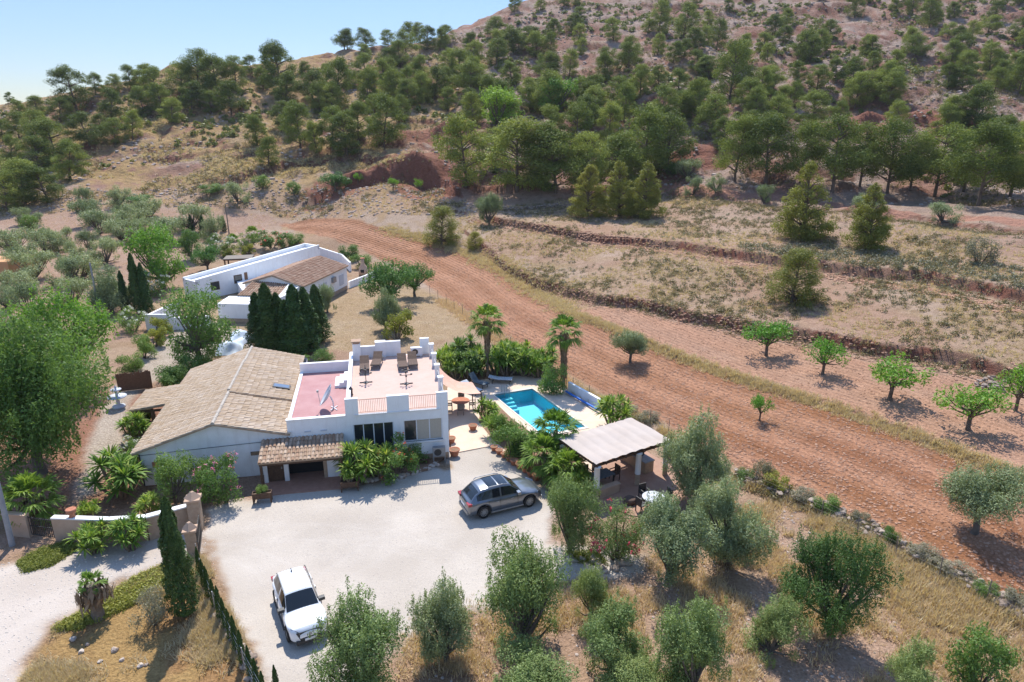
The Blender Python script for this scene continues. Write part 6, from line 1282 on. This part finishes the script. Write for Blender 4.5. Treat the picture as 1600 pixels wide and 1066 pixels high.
# white garden walls of the villa
g = thing('villa_garden_wall', 'white garden wall with a gate left of the far villa', 'wall', (0, 0, 0)); wallseg(g, 'wall_panel', P(231, 515), P(268, 515), 1.9, .3, 'white'); wallseg(g, 'wall_panel', P(231, 515), P(282, 489), 1.7, .3, 'white'); wallseg(g, 'wall_panel', P(268, 515), P(330, 512), 1.5, .3, 'white')
q = MB(); a = np.array(P(245, 517)[:2]); b = np.array(P(262, 517)[:2])
for k in range(10): c = a + (b - a) * k / 9; q.bar((*c, .1), (*c, 1.5), .05)
q.build('gate', M['metal_dark'], g)
g = thing('villa_terrace_wall', 'low white wall curving around the terrace at the right end of the far villa', 'wall', (0, 0, 0)); wallseg(g, 'wall_panel', P(546, 450), P(572, 440), 1.0, .3, 'white'); wallseg(g, 'wall_panel', P(572, 440), P(598, 426), 1.0, .3, 'white'); wallseg(g, 'wall_panel', P(500, 400), P(536, 412), 1.6, .3, 'white'); wallseg(g, 'wall_panel', P(536, 412), P(548, 424), 1.5, .3, 'white')
r = thing('clay_oven', 'brown domed garden oven with chimney beside the far villa', 'oven', P(568, 430)); q = MB(); q.lathe([(0, 0), (.75, 0), (.75, .7), (.65, 1.3), (.35, 1.75), (.25, 2.0), (.25, 2.7), (0, 2.7)], 14); q.build('body', M['ochre'], r, True); q = MB(); q.lathe([(.4, 2.72), (.4, 2.8), (0, 2.9)], 10); q.build('chimney_cap', M['terracotta'], r); q = MB(); q.box(-.28, .28, -.76, -.62, .55, 1.0); q.build('mouth', M['dark'], r)
r = thing('wooden_gazebo', 'dark wooden gazebo with flat roof behind the far villa', 'gazebo', P(376, 424), .2); q = MB(); q.box(-2.2, 2.2, -1.6, 1.6, 2.3, 2.42); q.build('roof', M['wood_grey'], r)
for x in (-2, 2):
    for y in (-1.4, 1.4): q = MB(); q.box(x - .1, x + .1, y - .1, y + .1, 0, 2.3); q.build('post', M['wood'], r)
for y in (-1.4, 1.4): q = MB(); q.bar((-2.2, y, 2.2), (2.2, y, 2.2), .16); q.bar((-2, y, .9), (2, y, .9), .08); q.build('rail', M['wood'], r)
r = thing('wooden_playhouse', 'small dark wooden shelter on stilts right of the cypress row', 'shelter', P(492, 528), .3); q = MB(); q.add([(-1, -1, 2.0), (1, -1, 2.0), (1, 1, 2.0), (-1, 1, 2.0), (-1, 0, 2.7), (1, 0, 2.7)], [(0, 1, 5, 4), (2, 3, 4, 5)]); q.add([(-1, -1, 2.0), (-1, 0, 2.7), (-1, 1, 2.0), (1, -1, 2.0), (1, 1, 2.0), (1, 0, 2.7)], [(0, 1, 2), (3, 4, 5)]); q.build('roof', M['wood_brown'], r); q = MB(); q.box(-.85, .85, -.85, .85, .9, 1.0); q.box(-.85, .85, .75, .85, 1.0, 2.0); q.build('platform', M['wood'], r)
for x in (-.8, .8):
    for y in (-.8, .8): q = MB(); q.box(x - .07, x + .07, y - .07, y + .07, 0, 2.02); q.build('post', M['wood'], r)
# heap under a white sheet behind the barn
rg_ = np.random.default_rng(8); a = np.array(P(352, 556)[:2]); b = np.array(P(384, 524)[:2]); d = uvec(b - a); nn = np.array((-d[1], d[0])); Lh = np.linalg.norm(b - a); gv = []; nx, ny = 40, 18
for i in range(nx + 1):
    for j in range(ny + 1):
        u_, v_ = i / nx, j / ny * 2 - 1; prof = math.sqrt(max(0, 1 - v_ * v_)); bump_ = 1 + .35 * math.sin(u_ * 11) + .2 * math.sin(u_ * 23 + v_ * 5); end = min(1, u_ * 7, (1 - u_) * 7)
        c = a + d * Lh * u_ + nn * v_ * (1.1 + .2 * math.sin(u_ * 9)); gv.append((c[0], c[1], .02 + prof * bump_ * end * .85))
q = MB(); q.add(gv, [(i * (ny + 1) + j, (i + 1) * (ny + 1) + j, (i + 1) * (ny + 1) + j + 1, i * (ny + 1) + j + 1) for i in range(nx) for j in range(ny)]); tag(q.build('covered_heap', M['tarp'], None, True), 'heap covered with a crumpled white and blue tarpaulin behind the barn', 'covered heap')
r = thing('garden_fountain', 'white two-tiered stone fountain beside the pepper tree', 'fountain', P(186, 636)); q = MB(); q.lathe([(0, 0), (.55, 0), (.5, .15), (.16, .25), (.14, .75), (.75, .95), (.78, 1.02), (.12, .98), (.10, 1.45), (.42, 1.6), (.44, 1.66), (.08, 1.62), (.10, 1.85), (.0, 2.05)], 20); q.build('basin', M['fabric_white'], r, True)
r = thing('reed_fence', 'brown reed fence between the drive and the fountain', 'fence', P(186, 612)); pb = np.subtract(P(238, 606)[:2], P(186, 612)[:2]); q = MB()
for k in range(60): c = pb * k / 59; q.bar((*c, 0), (c[0] + random.gauss(0, .02), c[1], 1.7 + random.gauss(0, .08)), .06)
q.build('reeds', M['wood_brown'], r)
# ochre house cut by the left edge
r = thing('orange_house', 'orange rendered house cut off by the left edge among olive trees', 'house', P(20, 446), .0); q = MB(); q.box(-9, 0, 0, 7, 0, 3.2); q.box(-9, .0, 0, .25, 3.2, 3.6); q.box(-.25, 0, .25, 7, 3.2, 3.6); q.build('wall', M['orange'], r); q = MB(); q.box(-9, -1.2, -2.4, -2.1, 0, 2.0); q.build('porch_wall', M['ochre'], r); q = MB(); q.box(-3.0, -1.8, -.03, 0, .9, 2.1); q.build('window', M['glass'], r)
# ------------------------------------------------------------------ cars
def car(loc, rz, label, paint, style, S=1.12):
    """x forward; body lofted along the length, roof and glass lofted above the belt line"""
    root = thing('parked_car', label, 'car', loc, rz, None, (S, S, S * 1.05)); L = 4.66 if style == 'grey' else 4.45; Wd = .945 if style == 'grey' else .92; xr, xf = -1.42, 1.42; wr = .365
    I = np.interp; K = [-L / 2, -L / 2 + .06, -L / 2 + .25, -1.6, -.9, 0, .75, .95, 1.3, 1.7, 2.0, L / 2 - .1, L / 2]
    ztop = [.82, .98, 1.06, 1.10, 1.08, 1.05, 1.05, 1.04, 1.00, .94, .88, .78, .62]; hw = [.70, .82, .90, .955, .965, .95, .95, .95, .955, .95, .90, .76, .60]
    if style != 'grey': hw = [.60, .76, .88, .95, .96, .945, .94, .94, .945, .92, .83, .66, .46]
    xs = np.linspace(-L / 2, L / 2, 110); rows = []
    nS = 8
    for x in xs:
        w = float(I(x, K, hw)) * Wd / .955; zt = float(I(x, K, ztop)); zb = .30
        for xw in (xr, xf):
            if abs(x - xw) < .43: zb = max(zb, wr + math.sqrt(.43 ** 2 - (x - xw) ** 2))
        zb = min(zb, zt - .12); end = min(1, (L / 2 - abs(x)) / .12); zb += .14 * (1 - end)
        crown = .035 * (1 if abs(x) > .9 else .3)
        sec = [(0, zb), (w * .9, zb), (w * .985, zb + (zt - zb) * .12), (w, zb + (zt - zb) * .42), (w * .985, zb + (zt - zb) * .70), (w * .93, zt - .045), (w * .84, zt), (w * .4, zt + crown), (0, zt + crown * 1.25)]
        rows.append([(x, y, z) for y, z in sec] + [(x, -y, z) for y, z in sec[-2:0:-1]])
    m = len(rows[0]); v = np.array(rows).reshape(-1, 3); f = [(i * m + j, (i + 1) * m + j, (i + 1) * m + (j + 1) % m, i * m + (j + 1) % m) for i in range(len(xs) - 1) for j in range(m)]
    q = MB(); q.add(v, f); q.ng = [list(range(m)), [(len(xs) - 1) * m + j for j in range(m - 1, -1, -1)]]; q.build('body', paint, root, True)
    # upper body
    R0_, R1_ = (-2.12, .98); kx = [-2.12, -1.85, -1.5, -.9, -.2, .25, .98]
    kz = [1.07, 1.34, 1.56, 1.645, 1.655, 1.60, 1.04] if style == 'grey' else [1.08, 1.36, 1.56, 1.64, 1.65, 1.60, 1.05]
    kb = [.80, .86, .885, .90, .90, .895, .84]; kt = [.72, .64, .66, .68, .68, .66, .80]
    if style != 'grey': kt = [.66, .56, .58, .62, .63, .62, .76]
    us = np.linspace(R0_, R1_, 96); rows = []
    def half(x, h):   # half width at height fraction
        return I(x, kx, kb) * (1 - h) + I(x, kx, kt) * h
    for x in us:
        z1 = float(I(x, kx, kz)); z0 = 1.03; sec = []
        for h in (0, .12, .5, .84, .95): sec.append((half(x, h) * Wd / .955, z0 + (z1 - z0) * h))
        b = half(x, 1) * Wd / .955; sec += [(b * .9, z1 + .0), (b * .5, z1 + .022), (0, z1 + .03)]
        rows.append([(x, y, z) for y, z in sec] + [(x, -y, z) for y, z in sec[-2::-1]])
    m = len(rows[0]); v = np.array(rows).reshape(-1, 3); roof = []; side = []; ws = []; rw = []; sun_ = []
    for i in range(len(us) - 1):
        x = (us[i] + us[i + 1]) / 2
        for j in range(m - 1):
            fc = (i * m + j, (i + 1) * m + j, (i + 1) * m + j + 1, i * m + j + 1); mid = j if j < m // 2 else m - 2 - j; z1 = float(I(x, kx, kz))
            if mid in (1, 2) and -1.78 < x < .72 and not (abs(x + .38) < .045): side.append(fc)
            elif mid >= 4 and .34 < x < .95: ws.append(fc)
            elif mid >= 5 and -2.08 < x < -1.62: rw.append(fc)
            elif style == 'grey' and mid >= 5 and -1.05 < x < .18 and not abs(x + .42) < .03: sun_.append(fc)
            else: roof.append(fc)
    def part(nm, faces, mt):
        q = MB(); us_, inv = np.unique(np.array(faces), return_inverse=True); q.add(v[us_], inv.reshape(-1, 4)); return q.build(nm, mt, root, True)
    part('roof', roof, paint); hh_ = lambda fc: v[fc[0]][1] > 0
    part('side_window', [f_ for f_ in side if hh_(f_)], M['carglass']); part('side_window', [f_ for f_ in side if not hh_(f_)], M['carglass']); part('windscreen', ws, M['carglass']); part('rear_window', rw, M['carglass'])
    if sun_: part('sunroof', sun_, M['carglass'])
    for sx in (-1, 1):
        q = MB(); q.tube([(-1.45, sx * .66, 1.60), (-1.3, sx * .665, 1.685), (-.2, sx * .67, 1.70), (.1, sx * .66, 1.63)], .022, 6); q.build('roof_rail', M['metal_grey' if style == 'grey' else 'metal_dark'], root)
        q = MB(); q.box(.60, .80, *sorted((sx * .78, sx * 1.07)), 1.03, 1.18); q.build('wing_mirror', paint if style == 'grey' else M['metal_dark'], root)
        q = MB(); x0 = L / 2
        k_ = 1.0 if style == 'grey' else .93; pts_ = [(x0 - .16, sx * .66 * k_, .70), (x0 - .05, sx * .48 * k_, .66), (x0 - .07, sx * .50 * k_, .80), (x0 - .36, sx * .83 * k_, .90), (x0 - .40, sx * .85 * k_, .80)]
        q.add([np.array(p) + (.03, 0, .02) for p in pts_], np.zeros((0, 3), int)); q.ng = [list(range(5))]; q.build('headlight', mk('headlight_lens', *(((.62, .66, .70), (.5, .54, .58)) if style == 'grey' else ((.10, .11, .12), (.16, .17, .18))), 20, .1, spec=.8), root)
        q = MB(); q.box(-L / 2 - .012, -L / 2 + .22, sx * .5 if sx > 0 else sx * .86, sx * .86 if sx > 0 else sx * .5, .86, 1.0); q.build('tail_light', mk('tail_light_lens', (.35, .012, .015), (.25, .01, .012), 10, .2, spec=.6), root)
        q = MB(); q.box(-1.0, 1.0, sx * .93 - .04, sx * .93 + .04, .27, .34); q.build('sill', M['metal_grey' if style == 'grey' else 'metal_dark'], root)
        for x0 in (.38, -.55):
            q = MB(); q.box(x0 - .16, x0, *sorted((sx * (Wd - .015), sx * (Wd + .022))), .86, .885); q.build('door_handle', M['metal_grey'] if style == 'grey' else paint, root)
        for x0 in (.66, -.42, -1.12):
            q = MB(); q.box(x0 - .006, x0 + .006, *sorted((sx * (Wd - .035), sx * (Wd + .007))), .42, 1.0); q.build('door_gap', M['metal_dark'], root)
        for xw in (xr, xf):
            q = MB(); y0, y1 = sx * .70, sx * .925
            tyre = [(.22, 0), (.33, 0), (wr, .03), (wr, .19), (.33, .225), (.235, .225)]
            tm = MB(); tm.lathe(tyre, 26); vv = np.concatenate(tm.V); vv = np.c_[vv[:, 0], (y0 + vv[:, 2] * sx), vv[:, 1]] + (xw, 0, wr); q.add(vv, np.concatenate(tm.F)); o = q.build('wheel', M['rubber'], root, True)
            tm = MB(); tm.lathe([(.245, .17), (.235, .20), (.20, .195)], 26)
            for k in range(10): a_ = k * math.pi / 5; c, s_ = math.cos(a_), math.sin(a_); tm.bar((.04 * c, .04 * s_, .20), (.22 * c, .22 * s_, .195), .05, .02, (0, 0, 1))
            tm.lathe([(0, .215), (.055, .21), (.06, .19)], 12)
            for arr in (0,): 
                V_ = np.concatenate(tm.V); V_ = np.c_[V_[:, 0], y0 + V_[:, 2] * sx, V_[:, 1]] + (xw, 0, wr); rm = MB(); rm.V = [V_]; rm.F = tm.F; rm.A = tm.A; rm.M = tm.M; rm.n = tm.n; rm.build('rim', M['metal_grey'], o)
            dk = MB(); tm = MB(); tm.lathe([(0, .12), (.235, .12)], 20); V_ = np.concatenate(tm.V); dk.add(np.c_[V_[:, 0], y0 + V_[:, 2] * sx, V_[:, 1]] + (xw, 0, wr), np.concatenate(tm.F)); dk.build('brake_disc', M['metal_dark'], o)
    x0 = L / 2; q = MB(); q.add([(x0 + .02, -.44, .44), (x0 + .02, .44, .44), (x0 - .06, .60, .775), (x0 - .06, -.60, .775), (x0 - .25, -.50, .44), (x0 - .25, .50, .44), (x0 - .25, .60, .76), (x0 - .25, -.60, .76)], [(0, 1, 2, 3), (0, 3, 7, 4), (1, 5, 6, 2), (3, 2, 6, 7)]); o = q.build('grille', M['metal_dark'], root)
    q = MB(); tm = MB(); tm.lathe([(0, .02), (.075, .015), (.08, 0)], 16); V_ = np.concatenate(tm.V); q.add(np.c_[x0 - .018 + V_[:, 2] + .012, V_[:, 0], V_[:, 1] + .63], np.concatenate(tm.F)); q.build('emblem', M['metal_grey'], o)
    q = MB(); q.box(x0 - .25, x0 + .03, -.62, .62, .22, .40); q.box(-L / 2 - .03, -L / 2 + .25, -.68, .68, .30, .50); q.build('bumper', M['metal_dark'] if style != 'grey' else M['metal_grey'], root)
    q = MB(); q.box(x0 + .03, x0 + .048, -.26, .26, .37, .48); q.box(-L / 2 - .035, -L / 2 - .0, -.26, .26, .62, .74); q.build('number_plate', M['alu'], root)
    if style != 'grey': q = MB(); q.box(-1.35, -1.15, -.02, .02, 1.64, 1.74); q.build('aerial', M['metal_dark'], root)
    return root
def paintmat(name, c, metal, rough): 
    m, n, out = new_mat(name); b = n.nodes.new('ShaderNodeBsdfPrincipled'); nz = noise(n, 260, 2); n.links.new(mixc(n, nz.outputs[0], tuple(x * .92 for x in c), tuple(min(1, x * 1.06) for x in c)), b.inputs['Base Color']); b.inputs['Metallic'].default_value = metal; b.inputs['Roughness'].default_value = rough; b.inputs['Coat Weight'].default_value = .8; b.inputs['Coat Roughness'].default_value = .06; n.links.new(b.outputs[0], out.inputs[0]); return m
car((-.72, 39.15, 0), math.radians(24.6), 'metallic grey estate-height car with dark sunroof parked across the gravel yard', paintmat('grey_car_paint', (.165, .18, .205), .7, .3), 'grey')
car((-10.75, 28.7, 0), math.radians(-61), 'white car with dark windscreen parked at the bottom of the gravel yard', paintmat('white_car_paint', (.80, .81, .82), 0, .3), 'white', 1.06)

# ------------------------------------------------------------------ the thin dusty air between the camera and the hill
hb = MB(); hb.box(-760, 760, -30, 900, -8, 190); m, n, out = new_mat('haze_air'); pv = n.nodes.new('ShaderNodeVolumePrincipled'); pv.inputs['Color'].default_value = (.86, .91, 1.0, 1); pv.inputs['Density'].default_value = .00008; pv.inputs['Anisotropy'].default_value = .2
n.links.new(pv.outputs[0], out.inputs['Volume']); kind(hb.build('haze', m), 'stuff')
